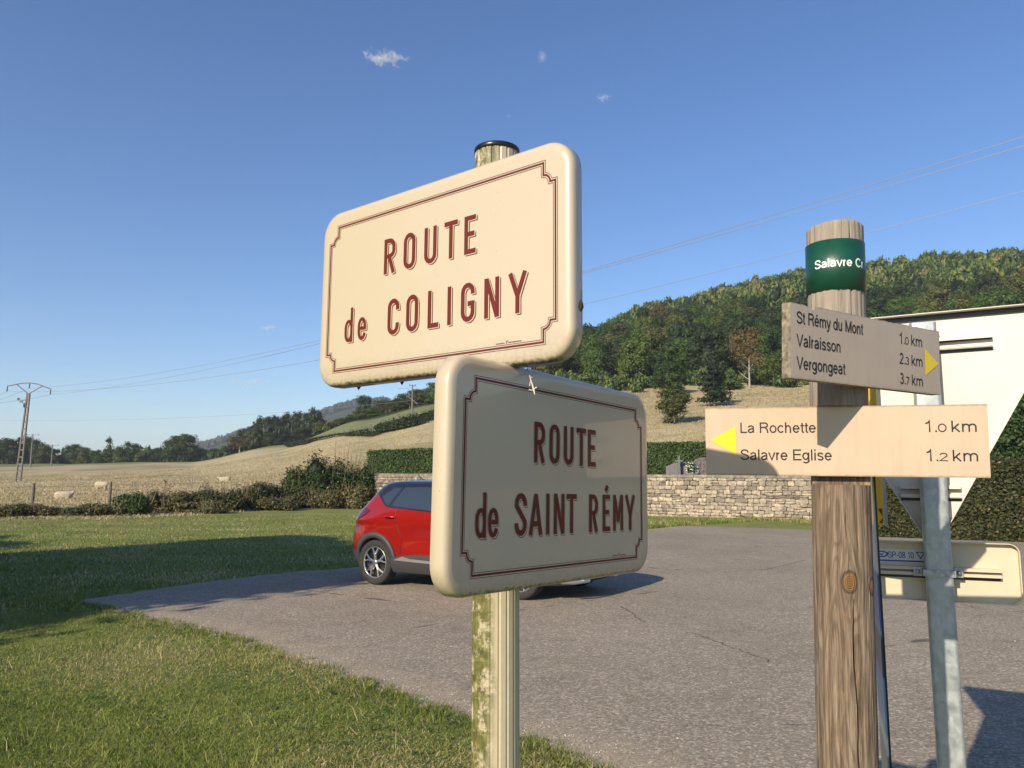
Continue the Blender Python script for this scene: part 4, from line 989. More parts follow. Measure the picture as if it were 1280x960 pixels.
maker(b); sub(b, 'lettering', up)
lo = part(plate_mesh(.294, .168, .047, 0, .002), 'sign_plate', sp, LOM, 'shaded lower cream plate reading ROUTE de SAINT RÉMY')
b = MB(); border(b); sub(b, 'border_line', lo)
b = MB()
letters(b, [('R',-.0945,.0238,.0285),('O',-.0524,.0238,.0285),('U',-.0105,.0238,.0285),('T',.0285,.0238,.0295),('E',.0654,.0238,.0245),
 ('d',-.234,-.0868,.0235),('e',-.2055,-.0868,.0230),('S',-.1426,-.0868,.0300),('A',-.1065,-.0868,.0355),('I',-.0604,-.0868,.0092),('N',-.0385,-.0868,.0300),('T',-.0015,-.0868,.0300),
 ('R',.0693,-.0868,.0285),('É',.1149,-.0868,.0245),('M',.152,-.0868,.0350),('Y',.1963,-.0868,.0370)], cap, .0083, M_oxred, M_creamflat)
maker(b); sub(b, 'lettering', lo)
for M_, dz in ((UPM, .10), (UPM, -.10), (LOM, .10), (LOM, -.10)):
    b = MB(); inv = M_.inverted(); axl = inv @ Vector((px_, py_, M_.translation.z)); 
    b.box((axl.x, .042, dz), (.13, .006, .03), M_steel); 
    b.lathe([(.0395, dz - .012), (.0415, dz - .012), (.0415, dz + .012), (.0395, dz + .012)], M_steel, 28, Matrix.Translation((axl.x, axl.y, 0)))
    for s_ in (-1, 1): b.box((axl.x + s_ * .046, (.045 + axl.y) / 2, dz), (.012, max(axl.y - .03, .01), .022), M_steel)
    part(b, 'clamp', sp, M_)
# cobweb string and bits of dirt hanging under the upper plate
M_web = simple('pale_web', (.62, .57, .5), .9)
p0 = at(663, 463, 1.17); e = empty('cobweb_string', p0, 'twisted pale cobweb string dangling under the ROUTE de COLIGNY plate', 'string')
b = MB(); P = [at(*q_) - p0 for q_ in ((659, 460, 1.19), (662, 469, 1.16), (664.5, 478, 1.13), (667, 486, 1.10), (668.5, 493, 1.09))]
b.tube(P, [.0005, .0008, .0010, .0013, .0008], M_web, 6); b.tube([at(668, 464, 1.18) - p0, at(664, 474, 1.15) - p0, at(662, 482, 1.11) - p0], .0009, M_web, 5); b.tube([at(661, 487, 1.10) - p0, at(665, 488, 1.10) - p0, at(671, 484, 1.10) - p0], .001, M_web, 5)
b.build('thread', e)
M_dirt = noisy('dark_dirt', (.012, .01, .008), (.05, .04, .025), 300, .95)
for (px, py, D, s_, lb) in ((448.5, 482, 1.44, .005, 'left dark dirt clot hanging from the lower edge of the upper plate'), (502.5, 476, 1.36, .0045, 'right dark dirt clot hanging from the lower edge of the upper plate'), (726, 384, 1.02, .004, 'small brown cocoon stuck to the right edge of the upper plate')):
    p = at(px, py, D); e = empty('dirt_clot', p, lb, 'dirt'); b = MB(); b.lathe([(0, .012), (s_ * .8, .006), (s_, 0), (s_ * .55, -s_), (0, -s_ * 1.8)], M_dirt, 8); b.build('clot', e)

# ------------------------------------------------------------------ wooden footpath signpost
wx, wy = .762, 1.808
ws = empty('footpath_signpost', (wx, wy, 0), 'round weathered wooden post with green band and two beige finger boards', 'signpost')
a = Mat('weathered_wood'); oc = a.coord('Object'); q_ = a.sep(oc)
ang = a.math('ARCTAN2', q_[0], a.math('MULTIPLY', q_[1], -1))
cmb = a.n('ShaderNodeCombineXYZ'); a.L(a.math('MULTIPLY', ang, .067), cmb.inputs[0]); a.L(q_[2], cmb.inputs[2])
def knot(cu, cz):
    du = a.math('SUBTRACT', a.math('MULTIPLY', ang, .067), cu); dz = a.math('SUBTRACT', q_[2], cz)
    return a.math('SQRT', a.math('ADD', a.math('MULTIPLY', du, du), a.math('MULTIPLY', a.math('MULTIPLY', dz, dz), .55))), du
KZ1 = (at(1051, 728, 1.745)).z; KU1 = -.012; KZ2 = at(1087, 733, 1.76).z; KU2 = .052
d1, du1 = knot(KU1, KZ1); d2, du2 = knot(KU2, KZ2)
warp = a.math('ADD', a.math('MULTIPLY', a.math('SIGN', du1), a.math('DIVIDE', .00035, a.math('ADD', d1, .008))), a.math('MULTIPLY', a.math('SIGN', du2), a.math('DIVIDE', .00025, a.math('ADD', d2, .008))))
ux = a.math('SUBTRACT', a.math('MULTIPLY', ang, .067), warp)
cm2 = a.n('ShaderNodeCombineXYZ'); a.L(a.math('MULTIPLY', ux, 1), cm2.inputs[0]); a.L(a.math('MULTIPLY', q_[2], .045), cm2.inputs[2])
g1 = a.noise(cm2.outputs[0], 95, 8, .68, .4); 
cm3 = a.n('ShaderNodeCombineXYZ'); a.L(ux, cm3.inputs[0]); a.L(a.math('MULTIPLY', q_[2], .02), cm3.inputs[2])
g2 = a.noise(cm3.outputs[0], 420, 3, .6); g3 = a.noise(cmb.outputs[0], 14, 5, .6)
cm4 = a.n('ShaderNodeCombineXYZ'); a.L(ux, cm4.inputs[0]); a.L(a.math('MULTIPLY', q_[2], .12), cm4.inputs[2])
rings_ = a.math('SINE', a.math('MULTIPLY', a.noise(cm4.outputs[0], 16, 2, .5, .3), 85))
c = a.ramp(g1, [(.30, (.045, .03, .019)), (.42, (.15, .106, .07)), (.55, (.26, .193, .134)), (.72, (.38, .305, .225))])
c = a.mix(a.ramp(rings_, [(.1, .0), (.95, .5)]), c, (.085, .055, .034))
c = a.mix(a.ramp(g2, [(.34, .75), (.48, 0.)]), c, (.06, .042, .03))
c = a.mix(a.ramp(g3, [(.55, 0.), (.75, .55)]), c, (.30, .20, .125))
hi_ = a.math('MULTIPLY', a.math('SUBTRACT', q_[2], CAM_Z + .05), 6, clamp=True); c = a.mix(a.math('MULTIPLY', hi_, .55), c, (.42, .375, .31))
for d_, r_ in ((d1, .0165), (d2, .013)):
    c = a.mix(a.ramp(d_, [(r_ * .75, 1.), (r_, .0)]), c, a.ramp(a.math('SINE', a.math('MULTIPLY', d_, 1700)), [(.0, (.13, .065, .02)), (1., (.30, .17, .06))]))
    c = a.mix(a.ramp(a.math('ABSOLUTE', a.math('SUBTRACT', d_, r_ * 1.05)), [(.0, .85), (.0022, 0.)]), c, (.035, .022, .014))
a.base(c).rough(.85).bump(a.math('ADD', a.math('ADD', g1, a.math('MULTIPLY', g2, .6)), a.math('MULTIPLY', rings_, .12)), .8, .004); M_wood_post = a.m
LRM = frame(.755, 1.769, .085, -.2991, -.0128, .037); SRM = frame(.813, 1.721, .284, .5854, -.0013, .046)
nl = -(LRM.to_3x3() @ Vector((0, 1, 0))); nl.z = 0; nl.normalize(); ns = -(SRM.to_3x3() @ Vector((0, 1, 0))); ns.z = 0; ns.normalize()
ztop = at(1048, 281, 1.80).z; zband1 = at(1048, 298, 1.745).z; zband0 = at(1048, 361, 1.745).z
z_lr0 = at(1052, 606, 1.745).z; z_lr1 = at(1052, 506, 1.745).z - .001; z_sr0 = at(1047, 487, 1.7).z; z_sr1 = SRM.translation.z + .083; LEAN = Matrix.Translation((0, 0, CAM_Z - .2)) @ Matrix.Rotation(.027, 4, 'Y') @ Matrix.Translation((0, 0, .2 - CAM_Z))
dl = (LRM.translation - Vector((wx, wy, 0))).to_2d().dot(nl.to_2d()) - .024
ds = (SRM.translation - Vector((wx, wy, 0))).to_2d().dot(ns.to_2d()) - .024
NAn, zl = 220, [0]
z = 0
while z < ztop - .004: z += .006; zl.append(z)
for zz in (z_lr0, z_lr1, z_sr1):
    zl += [zz - .0004, zz + .0004]
zl = sorted(set(z for z in zl if z < ztop - .004)) + [ztop - .003, ztop]
vs = []; rw = random.Random(9)
for z in zl:
    for k in range(NAn):
        t = 2 * pi * k / NAn; dx, dy = cos(t), sin(t); au = atan2(dx, -dy) * .067       # au: signed arc from the side facing the camera
        r_ = .0638 + .0006 * sin(7 * t + z * 2) + .0007 * sin(23 * t + sin(z * 5) * .6)
        # long drying cracks, following the grain
        for (c0, z0, z1, w_, dp) in ((-.006 + .022 * (KZ1 - z) + .0015 * sin(z * 30), .1, KZ1 - .02, .0050, .016), (-.014 + .003 * sin(z * 20), KZ1 + .04, z_lr0, .0022, .008), (.010, KZ1 + .03, z_lr0 + .0, .0020, .007), (-.02, z_lr1, ztop, .0019, .007), (.011, z_lr1, ztop, .0024, .009), (.036, .4, z_lr0, .001, .003), (-.036, .1, KZ1 - .1, .0009, .003)):
            if z0 < z < z1:
                tp = min(1, (z - z0) * 14, (z1 - z) * 14) if c0 > -9 else 1
                d_ = abs(au - c0) / (w_ * max(tp, .2)); r_ -= dp * tp * max(0, 1 - d_)
        for cu, cz, rr_ in ((KU1, KZ1, .0165), (KU2, KZ2, .013)):
            d_ = sqrt((au - cu) ** 2 + .55 * (z - cz) ** 2); r_ += .0022 * math.exp(-(d_ / .018) ** 2) - .0022 * math.exp(-((d_ - rr_) / .0016) ** 2)
        x, y = dx * r_, dy * r_
        if z_lr0 < z < z_lr1:
            s_ = x * nl.x + y * nl.y
            if s_ > dl: x -= (s_ - dl) * nl.x; y -= (s_ - dl) * nl.y
        if z_sr0 < z < z_sr1 or z_lr1 <= z <= z_sr0:
            s_ = x * ns.x + y * ns.y
            if s_ > ds: x -= (s_ - ds) * ns.x; y -= (s_ - ds) * ns.y
        zz = z
        if z > ztop - .004:
            f_ = .93 if z < ztop - .001 else .86
            x *= f_; y *= f_
        if z > ztop - .03: zz = z - .007 * max(0, (-x) / .067) * (z - ztop + .03) / .03
        vs.append((x, y, zz))
n = NAn; fs = [(i*n+k, i*n+(k+1) % n, (i+1)*n+(k+1) % n, (i+1)*n+k) for i in range(len(zl)-1) for k in range(n)]
b = MB(); b.add(vs, fs, M_wood_post, True); b.add(vs[-n:], [tuple(range(n))], M_wood_post)
o = sub(b, 'post', ws); o.matrix_local = LEAN
try: o.data.set_sharp_from_angle(angle=radians(50))
except Exception: pass
a = Mat('green_band'); oc = a.coord('Object'); a.base(a.ramp(a.noise(oc, 30, 3), [(.3, (.004, .055, .032)), (.8, (.007, .075, .042))])).rough(.3).set(Coat_Weight=1.0, Coat_Roughness=.16); M_green = a.m; a.set(Coat_Weight=.2, Coat_Roughness=.35, Roughness=.42)
M_white = simple('white_print', (.82, .82, .78), .5)
b = MB(); b.lathe([(.0652, zband0), (.0671, zband0), (.0671, zband1), (.0652, zband1)], M_green, 64); band = sub(b, 'place_band', ws); band.matrix_local = LEAN
b = MB(); zt_ = at(1048, 333, 1.745).z; cap_b = (at(1048, 322.5, 1.745).z - zt_)
thc = atan2(wx, wy)                                            # direction of the camera from the post
def wrap(p):
    r_ = .0675 - (p[1] + .0006); th = -pi / 2 - thc + p[0] / .0678; return (r_ * cos(th), r_ * sin(th), p[2])
text(b, 'Salavre Cr', -.0478, zt_, .121, cap_b * 1.02, M_white, bold=.035, fn=wrap); sub(b, 'lettering', band)
def board_mat(name, c1, c2):
    a = Mat(name); oc = a.coord('Object'); n1 = a.noise(oc, 9, 4); n2 = a.noise(oc, 500, 2)
    c = a.mix(a.ramp(n2, [(.72, 0.), (.76, .6)]), a.ramp(n1, [(.3, c1), (.7, c2)]), (.1, .07, .05)); st_ = a.noise(a.coord('Object', (1, 1, .12)), 45, 5, .7); c = a.mix(a.ramp(st_, [(.5, 0.), (.8, .28)]), c, (.30, .24, .17)); sz_ = a.sep(oc); eg = a.math('MULTIPLY', a.math('SUBTRACT', a.math('ADD', a.math('ABSOLUTE', sz_[2]), a.math('MULTIPLY', a.noise(oc, 60, 4), .006)), .0785), 200, clamp=True); c = a.mix(a.math('MULTIPLY', eg, .7), c, (.16, .12, .08))
    a.base(c).rough(.42).set(Coat_Weight=.25, Coat_Roughness=.25); return a.m
M_board = board_mat('beige_board', (.56, .415, .295), (.60, .45, .32)); M_board2 = board_mat('beige_board_dark', (.45, .36, .275), (.49, .395, .30))  # second board colour is darker and greyer than the first
M_edge = noisy('board_edge', (.10, .085, .06), (.34, .29, .22), 70, .9, 5, .3, .001, 'object')
M_ink = simple('black_print', (.012, .011, .010), .5)
M_yel = simple('yellow_print', (.80, .60, .02), .45); 
def board(hw, hh, th, mf, me_, ragged=False, du=0):
    b = MB(); rr = random.Random(5); N = 60; top = [(-hw + 2 * hw * i / N, hh + (0 if not ragged else -abs(rr.gauss(0, .0009)) - (.008 if abs(i - 8) < 1 else .0035 if abs(i - 7) < 2 else 0))) for i in range(N + 1)]
    poly = [(x, z) for x, z in top] + [(hw, -hh), (-hw, -hh)]
    poly = [(x + du, z) for x, z in poly]; n = len(poly); f = [(x, 0, z) for x, z in poly]; bk = [(x, th, z) for x, z in poly]
    b.add(f, [tuple(range(n))], mf); b.add(bk, [tuple(range(n))[::-1]], me_); b.add(f + bk, [(i, (i+1) % n, n + (i+1) % n, n + i) for i in range(n)], me_)
    return b
lr = part(board(.3005, .0805, .022, M_board, M_edge), 'finger_board', ws, LRM, 'lower finger board reading La Rochette 1.0 km and Salavre Eglise 1.2 km')
b = MB()
text(b, 'La Rochette', -.2195, .0193, .1672, .0250, M_ink); text(b, 'Salavre Eglise', -.2195, -.0447, .1995, .0255, M_ink)
for v0, dg in ((.0199, '0'), (-.0447, '2')):
    text(b, '1', .1770, v0, .0110, .0258, M_ink); text(b, '.', .1965, v0, .0030, .0258, M_ink); text(b, dg, .2030, v0, .0145, .0185, M_ink)
    text(b, 'km', .2290, v0, .0490, .0252, M_ink)
sub(b, 'lettering', lr)
b = MB(); b.add([(-.2885, -.0008, .0022), (-.2302, -.0008, -.0325), (-.2302, -.0008, .0362)], [(0, 1, 2)], M_yel); sub(b, 'arrow', lr)
sr = part(board(.291, .0795, .022, M_board2, M_edge, True, .007), 'finger_board', ws, SRM, 'upper finger board reading St Rémy du Mont, Valraisson and Vergongeat')
b = MB()
for s_, w_, v0, km, dg in (('St Rémy du Mont', .2345, .0365, '1', '0'), ('Valraisson', .151, -.0115, '2', '3'), ('Vergongeat', .166, -.0590, '3', '7')):
    text(b, s_, -.2640, v0, w_, .0262, M_ink, bold=.01)
    text(b, km, .1208, v0 - .0045, .0125 if km != '1' else .0100, .0262, M_ink, bold=.01); text(b, '.', .1395, v0 - .0045, .003, .0262, M_ink); text(b, dg, .1445, v0 - .0045, .013, .0185, M_ink)
    text(b, 'km', .1705, v0 - .0045, .0475, .0255, M_ink, bold=.01)
sub(b, 'lettering', sr)
b = MB(); b.add([(.2285, -.0008, -.0370), (.2920, -.0008, -.0028), (.2285, -.0008, .0305)], [(0, 1, 2)], M_yel); sub(b, 'arrow', sr)
# narrow printed panel seen edge-on behind the right side of the post
a = Mat('photo_print'); q_ = a.sep(a.world())
zA, zB = at(1090, 596, 1.95).z, at(1105, 960, 1.95).z
f_ = a.math('DIVIDE', a.math('SUBTRACT', zA, q_[2]), zA - zB)
fs_ = [(0, (.55, .56, .58)), (.33, (.62, .66, .72)), (.345, (.05, .14, .34)), (.52, (.07, .20, .46)), (.545, (.2, .36, .6)), (.565, (.01, .05, .15)), (.69, (.012, .06, .17)), (.70, (.12, .30, .58)), (.88, (.26, .42, .66)), (.90, (.7, .72, .72)), (.945, (.72, .72, .7)), (.96, (.2, .27, .27)), (1, (.25, .3, .3))]
a.base(a.ramp(f_, fs_)).rough(.3); M_photo = a.m
A_ = at(1090.5, 596, 1.93); B_ = at(1083, 596, 2.2); d_ = (B_ - A_); d_.z = 0; Lp = d_.length; yaw = atan2(d_.y, d_.x)
b = MB(); zlow = .35; b.box((Lp / 2, 0, (zA + zlow) / 2), (Lp, .004, zA - zlow), M_photo); b.box((Lp / 2, -.0045, (zA + zlow) / 2), (Lp + .003, .004, zA - zlow + .006), M_black)
Mx = Matrix.Translation((A_.x, A_.y, 0)) @ Matrix.Rotation(yaw, 4, 'Z')
part(b, 'info_panel', ws, Mx, 'thin blue and white printed panel seen almost edge-on')

# ------------------------------------------------------------------ yellow and grey box behind the wooden post
D_ = 2.35; pr = at(1104, 640, D_); ybx = Vector((pr.x, pr.y, 0)); yaw = -.58
zb, zt2 = at(1100, 655.5, D_).z, at(1100, 428, D_).z
e = empty('post_box', ybx, 'yellow fronted grey sided box half hidden behind the wooden post', 'box')
M_ybox = simple('yellow_paint', (.60, .36, .01), .35); M_gbox = simple('grey_paint', (.20, .20, .205), .45); M_logo = simple('brown_mark', (.12, .04, .01), .6)
R_ = Matrix.Rotation(yaw, 4, 'Z'); b = MB(); H_ = zt2 - zb; wdt = .145; dpt = .09
b.box((-wdt / 2, dpt / 2 + .001, (zb + zt2) / 2), (wdt, dpt - .002, H_), M_gbox, R_); 
bd_ = b.build('body', e)
b = MB(); b.box((-wdt / 2, -.004, (zb + zt2) / 2), (wdt + .002, .008, H_ + .004), M_ybox, R_); fr = b.build('front', e)
b = MB(); k_ = .001
b.add([(-.012, -.0095, zb + .004), (-.001, -.0095, zb + .004), (-.0005, -.0095, zb + .022)], [(0, 1, 2)], M_logo, False, R_); b.add([(-.013, -.0095, zb + .046), (-.001, -.0095, zb + .024), (-.001, -.0095, zb + .048)], [(0, 1, 2)], M_logo, False, R_); b.build('emblem', fr)
b = MB(); b.tube([R_ @ Vector((-.09, .112, 0)), R_ @ Vector((-.09, .112, zt2 - .05))], .022, M_gbox, 16); b.build('post', e)

# ------------------------------------------------------------------ galvanised post with road sign backs
a = Mat('galvanised_steel'); oc = a.coord('Object')
vz = a.vor(a.coord('Object', (1, 1, .6)), 60, 'F1', 'Color'); nz_ = a.noise(oc, 35, 4)
c = a.mix(.5, a.ramp(a.sep(vz)[0], [(0, (.30, .33, .34)), (1, (.50, .53, .53))]), a.ramp(nz_, [(.3, (.30, .33, .34)), (.7, (.54, .56, .55))]))
a.base(c).rough(a.ramp(nz_, [(.3, .35), (.7, .6)])).set(Metallic=.55); a.bump(nz_, .15, .002); M_galv = a.m
gD = 2.58; g0 = at(1164, 640, gD); gx, gy = g0.x + .012, g0.y
yawg = -.40
tsp = empty('traffic_signpost', (gx, gy, 0), 'galvanised steel post holding a big triangular sign and a small plate, both seen from behind', 'road sign')
Rg = Matrix.Rotation(yawg, 4, 'Z')
zgt = at(1145, 404, gD).z
b = MB(); hwg, hdg = .0405, .020
ringp = rrect(hwg, hdg, .012, 5)
vs = [(x, y, 0) for x, y in ringp] + [(x, y, zgt) for x, y in ringp]; n = len(ringp)
b.add(vs, [(i, (i+1) % n, n + (i+1) % n, n + i) for i in range(n)], M_galv, True, Rg); b.add(vs[n:], [tuple(range(n))], M_galv, False, Rg)
sub(b, 'post', tsp)
# triangle: plane behind the post
ytr = -.517; TRM = frame(gx, gy, 0, ytr); TRM.translation = Vector((gx, gy, 0)) - (TRM.to_3x3() @ Vector((0, -1, 0))) * .066
inv = TRM.inverted()
def plane_uv(M_, px, py):
    r = ray(px, py); o_ = Vector((0, 0, CAM_Z)); iM = M_.inverted(); a_ = iM @ o_; d_ = iM.to_3x3() @ r; k = -a_.y / d_.y; p = a_ + d_ * k; return p.x, p.z
ap = plane_uv(TRM, 1168, 689); tr = plane_uv(TRM, 1344, 376); tz = (plane_uv(TRM, 1100, 399)[1] + plane_uv(TRM, 1280, 382)[1]) / 2
hwT = (tr[0] - ap[0]); hT = tz - ap[1]
def tri_round(ins, r):
    # inset rounded triangle, apex down
    P = [Vector((ap[0] - hwT, tz)), Vector((ap[0], ap[1])), Vector((ap[0] + hwT, tz))]; out = []
    cen = (P[0] + P[1] + P[2]) / 3
    inr = hT / 3; P = [cen + (p - cen) * (1 - ins / inr) for p in P]
    for i in range(3):
        p, q1, q2 = P[i], P[i-1], P[(i+1) % 3]; d1, d2 = (q1 - p).normalized(), (q2 - p).normalized(); c_ = p + (d1 + d2).normalized() * (2 * r)
        a1 = p + d1 * (r * 1.732); a2 = p + d2 * (r * 1.732)
        t1 = atan2(a1.y - c_.y, a1.x - c_.x); t2 = atan2(a2.y - c_.y, a2.x - c_.x); dt = (t2 - t1 + pi) % (2 * pi) - pi
        out += [(c_.x + r * cos(t1 + dt * k / 6), c_.y + r * sin(t1 + dt * k / 6)) for k in range(7)]
    return out
a = Mat('sign_back_white'); oc = a.coord('Object'); a.base(a.mix(a.ramp(a.noise(oc, 160, 2), [(.76, 0.), (.79, .7)]), a.ramp(a.noise(oc, 4, 3), [(.3, (.63, .57, .50)), (.7, (.67, .61, .54))]), (.15, .1, .06))).rough(.5); M_tri = a.m; st_ = a.noise(a.coord('Object', (1, 1, .15)), 14, 5, .7); lk = a.b.inputs['Base Color'].links[0].from_socket; a.base(a.mix(a.ramp(st_, [(.5, 0.), (.8, .3)]), lk, (.40, .35, .28)))
def tray(rf, d_rim, th, mat):
    """sign back: flat sheet with a rim folded towards the viewer (local -y)"""
    b = MB(); o0 = rf(0, 1); n = len(o0); i0 = rf(th, .9)
    vs = [(x, .002, z) for x, z in o0] + [(x, -d_rim, z) for x, z in o0] + [(x, -d_rim, z) for x, z in i0] + [(x, -.0005, z) for x, z in i0]
    b.add(vs, [(i + n*k, (i+1) % n + n*k, n*(k+1) + (i+1) % n, n*(k+1) + i) for k in range(3) for i in range(n)], mat)
    b.add(vs[3*n:], [tuple(range(n))[::-1]], mat); b.add(vs[:n], [tuple(range(n))], mat); return b
tri = part(tray(lambda ins, k: tri_round(ins, .022 * k), .040, .0026, M_tri), 'triangular_plate', tsp, TRM, 'large white back of an inverted triangular road sign')
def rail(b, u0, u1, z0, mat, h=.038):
    for dz in (-h / 2, h / 2): b.box(((u0 + u1) / 2, -.002, z0 + dz - .0075), (u1 - u0, .003, .0105), M_black); b.box(((u0 + u1) / 2, -.0115, z0 + dz), (u1 - u0, .022, .0045), mat); b.box(((u0 + u1) / 2, -.0235, z0 + dz * .72), (u1 - u0, .0025, .010), mat)  # black strip under each bar paints in the bar's shadow
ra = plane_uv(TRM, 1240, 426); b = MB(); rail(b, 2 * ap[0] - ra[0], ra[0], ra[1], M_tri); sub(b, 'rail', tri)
b = MB(); b.box((ap[0], -.004, tz - .0026 - .010), (2 * hwT - .075, .006, .017), M_black); sub(b, 'rim_strip', tri)  # flat black strip just below the top rim
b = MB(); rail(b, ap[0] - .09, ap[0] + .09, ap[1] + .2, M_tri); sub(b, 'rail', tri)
# small plate
ypl = -.385; PLM = frame(gx, gy, 0, ypl); PLM.translation = Vector((gx, gy, 0)) - (PLM.to_3x3() @ Vector((0, -1, 0))) * .054
pt = plane_uv(PLM, 1255, 679)[1]; pb = plane_uv(PLM, 1250, 755)[1]; pr_ = plane_uv(PLM, 1275, 718)[0]
PLM.translation.z = (pt + pb) / 2; hh = (pt - pb) / 2; hw_ = pr_
M_pl = noisy('sign_back_beige', (.55, .475, .34), (.60, .52, .375), 6, .45, 3, 0, 0, 'object')
pl = part(tray(lambda ins, k: rrect(hw_ - ins, hh - ins, .03 - ins, 6), .024, .0026, M_pl), 'plate', tsp, PLM, 'small beige rounded plate seen from behind with a sticker')
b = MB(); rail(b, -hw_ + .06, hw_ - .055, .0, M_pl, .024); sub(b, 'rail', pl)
M_stk = simple('sticker', (.62, .60, .52), .5); M_ib = simple('blue_print', (.02, .04, .28), .5)
b = MB(); s0 = plane_uv(PLM, 1093, 703); s1 = plane_uv(PLM, 1155, 690); z0 = plane_uv(PLM, 1120, 703)[1]- 0; 
zs0, zs1 = plane_uv(PLM, 1120, 702.5)[1], plane_uv(PLM, 1120, 686.5)[1]
b.add([(s0[0], -.0012, zs0), (s1[0], -.0012, zs0), (s1[0], -.0012, zs1), (s0[0], -.0012, zs1)], [(0, 1, 2, 3)], M_stk); st = sub(b, 'sticker', pl)
b = MB(); hs = zs1 - zs0; x_a = plane_uv(PLM, 1110, 695)[0]; x_b = plane_uv(PLM, 1142, 695)[0]; x_c = plane_uv(PLM, 1150.5, 695)[0]
b.add([(s0[0] + .002, -.0016, zs0 + hs * .05), (s1[0], -.0016, zs0 + hs * .05), (s1[0], -.0016, zs0 + hs * .17), (s0[0] + .002, -.0016, zs0 + hs * .17)], [(0, 1, 2, 3)], M_ib)
text(b, 'SP-08 10', x_a, zs0 + hs * .32, x_b - x_a, hs * .5, M_ib, -.0017)
xc_, r_ = plane_uv(PLM, 1102, 695)[0], hs * .26; zc_ = zs0 + hs * .6
for i_, (ra_, mm_, yy_) in enumerate(((1.9, M_ib, -.0016), (1.35, M_stk, -.0018))): b.add([(xc_ + r_ * ra_ * cos(t * pi / 8), yy_, zc_ + r_ * (1 if i_ == 0 else .62) * sin(t * pi / 8)) for t in range(16)], [tuple(range(16))], mm_)
b.add([(xc_ - r_ * .8, -.002, zc_ + r_ * .35), (xc_, -.002, zc_ - r_ * .55), (xc_ + r_ * .8, -.002, zc_ + r_ * .35), (xc_, -.002, zc_ + .05 * r_)], [(0, 1, 2, 3)], M_ib)
strip(b, [(x_c - hs * .28, zs0 + hs * .82), (x_c, zs0 + hs * .32), (x_c + hs * .28, zs0 + hs * .82)], hs * .07, M_ib, None, -.0017, True)
ob_ = b.mesh('print'); o = mobj('lettering', ob_, st)
zcl = PLM.translation.z
b = MB(); b.box((0, -hdg - .003, zcl), (2 * hwg + .012, .004, .022), M_steel, Rg)
for s_ in (-1, 1):
    b.box((s_ * (hwg + .005), .005, zcl), (.004, .052, .022), M_steel, Rg); b.box((s_ * (hwg + .018), .020, zcl), (.028, .005, .030), M_steel, Rg)
clp = sub(b, 'clamp', tsp)
for s_ in (-1, 1):
    b = MB(); b.lathe([(0, .012), (.006, .011), (.008, .005), (.008, 0)], M_steel, 12, Rg @ Matrix.Translation((s_ * (hwg + .020), .0175, zcl)) @ Matrix.Rotation(pi / 2, 4, 'X')); b.build('bolt', clp)

# ------------------------------------------------------------------ cemetery wall of rubble stone
WA = Vector((-8.2, 43.0)); WB = Vector((13.6, 26.75)); wd = (WB - WA); WL = wd.length; wd.normalize(); wnn = Vector((wd.y, -wd.x))   # towards the camera
if wnn.y > 0: wnn = -wnn
def wtop(s): return 1.87 - .17 * s / WL
a = Mat('rubble_stone'); rn = a.rnd(); w = a.world(); c = a.ramp(rn, [(0, (.22, .18, .135)), (.3, (.38, .31, .225)), (.65, (.50, .41, .295)), (1, (.60, .50, .36))])
c = a.mix(a.ramp(a.noise(w, 9, 5, .7), [(.42, .65), (.6, 0.)]), c, (.15, .135, .11)); c = a.mix(a.ramp(a.noise(w, 22, 4, .7), [(.55, 0.), (.72, .6)]), c, (.62, .53, .39))
a.base(c).rough(.92).bump(a.noise(w, 30, 5, .7), .7, .03); M_stone = a.m
M_mortar = noisy('mortar', (.20, .17, .13), (.36, .31, .235), 14, .95, 5, .5, .02)
a = Mat('coping_stone'); w = a.world(); c = a.mix(a.ramp(a.noise(w, 5, 5, .7), [(.5, 0.), (.65, .8)]), a.ramp(a.noise(w, 1.5, 4), [(.3, (.16, .135, .10)), (.7, (.26, .22, .165))]), (.42, .37, .28))
a.base(c).rough(.92).bump(a.noise(w, 25, 5), .6, .02); M_cop = a.m
wall = empty('stone_wall', (WA.x, WA.y, 0), 'pale rubble stone cemetery wall with flat coping behind the parking area', 'wall')
def wpt(s, off, z): p = WA + wd * s + wnn * off; return Vector((p.x, p.y, z))
wrot = atan2(wd.y, wd.x)
b = MB(); L_ = []
for s in np.linspace(0, WL, 30): L_.append(s)
vs = []
for s in L_: vs += [wpt(s, 0, -.2), wpt(s, 0, wtop(s) - .12), wpt(s, -.42, wtop(s) - .12), wpt(s, -.42, -.2)]
fs = [(4*i+j, 4*i+(j+1) % 4, 4*i+4+(j+1) % 4, 4*i+4+j) for i in range(len(L_)-1) for j in range(4)] + [(0, 1, 2, 3), tuple(4*(len(L_)-1)+j for j in (3, 2, 1, 0))]
b.add([v - wall.location for v in vs], fs, M_mortar); b.build('core', wall)
def stone_mesh(seed, n=2):
    bm = bmesh.new(); bmesh.ops.create_cube(bm, size=1); bmesh.ops.subdivide_edges(bm, edges=bm.edges[:], cuts=1, use_grid_fill=True); q = random.Random(seed)
    for v in bm.verts:
        l = v.co.length; m_ = max(abs(v.co.x), abs(v.co.y), abs(v.co.z)); k = sum(1 for t in v.co if abs(t) > .4)
        v.co *= {3: .90, 2: .96, 1: 1.06}.get(k, 1); v.co += Vector((q.uniform(-.05, .05), q.uniform(-.06, .06), q.uniform(-.06, .06)))
    me = bpy.data.meshes.new('stone'); bm.to_mesh(me); bm.free(); me.materials.append(M_stone); return me
SM = [stone_mesh(i) for i in range(9)]
sv = [np.array([v.co[:] for v in m.vertices]) for m in SM]; sf = [np.array([p.vertices[:] for p in m.polygons]) for m in SM]
rr = random.Random(17); stones = []
zc = -.02; 
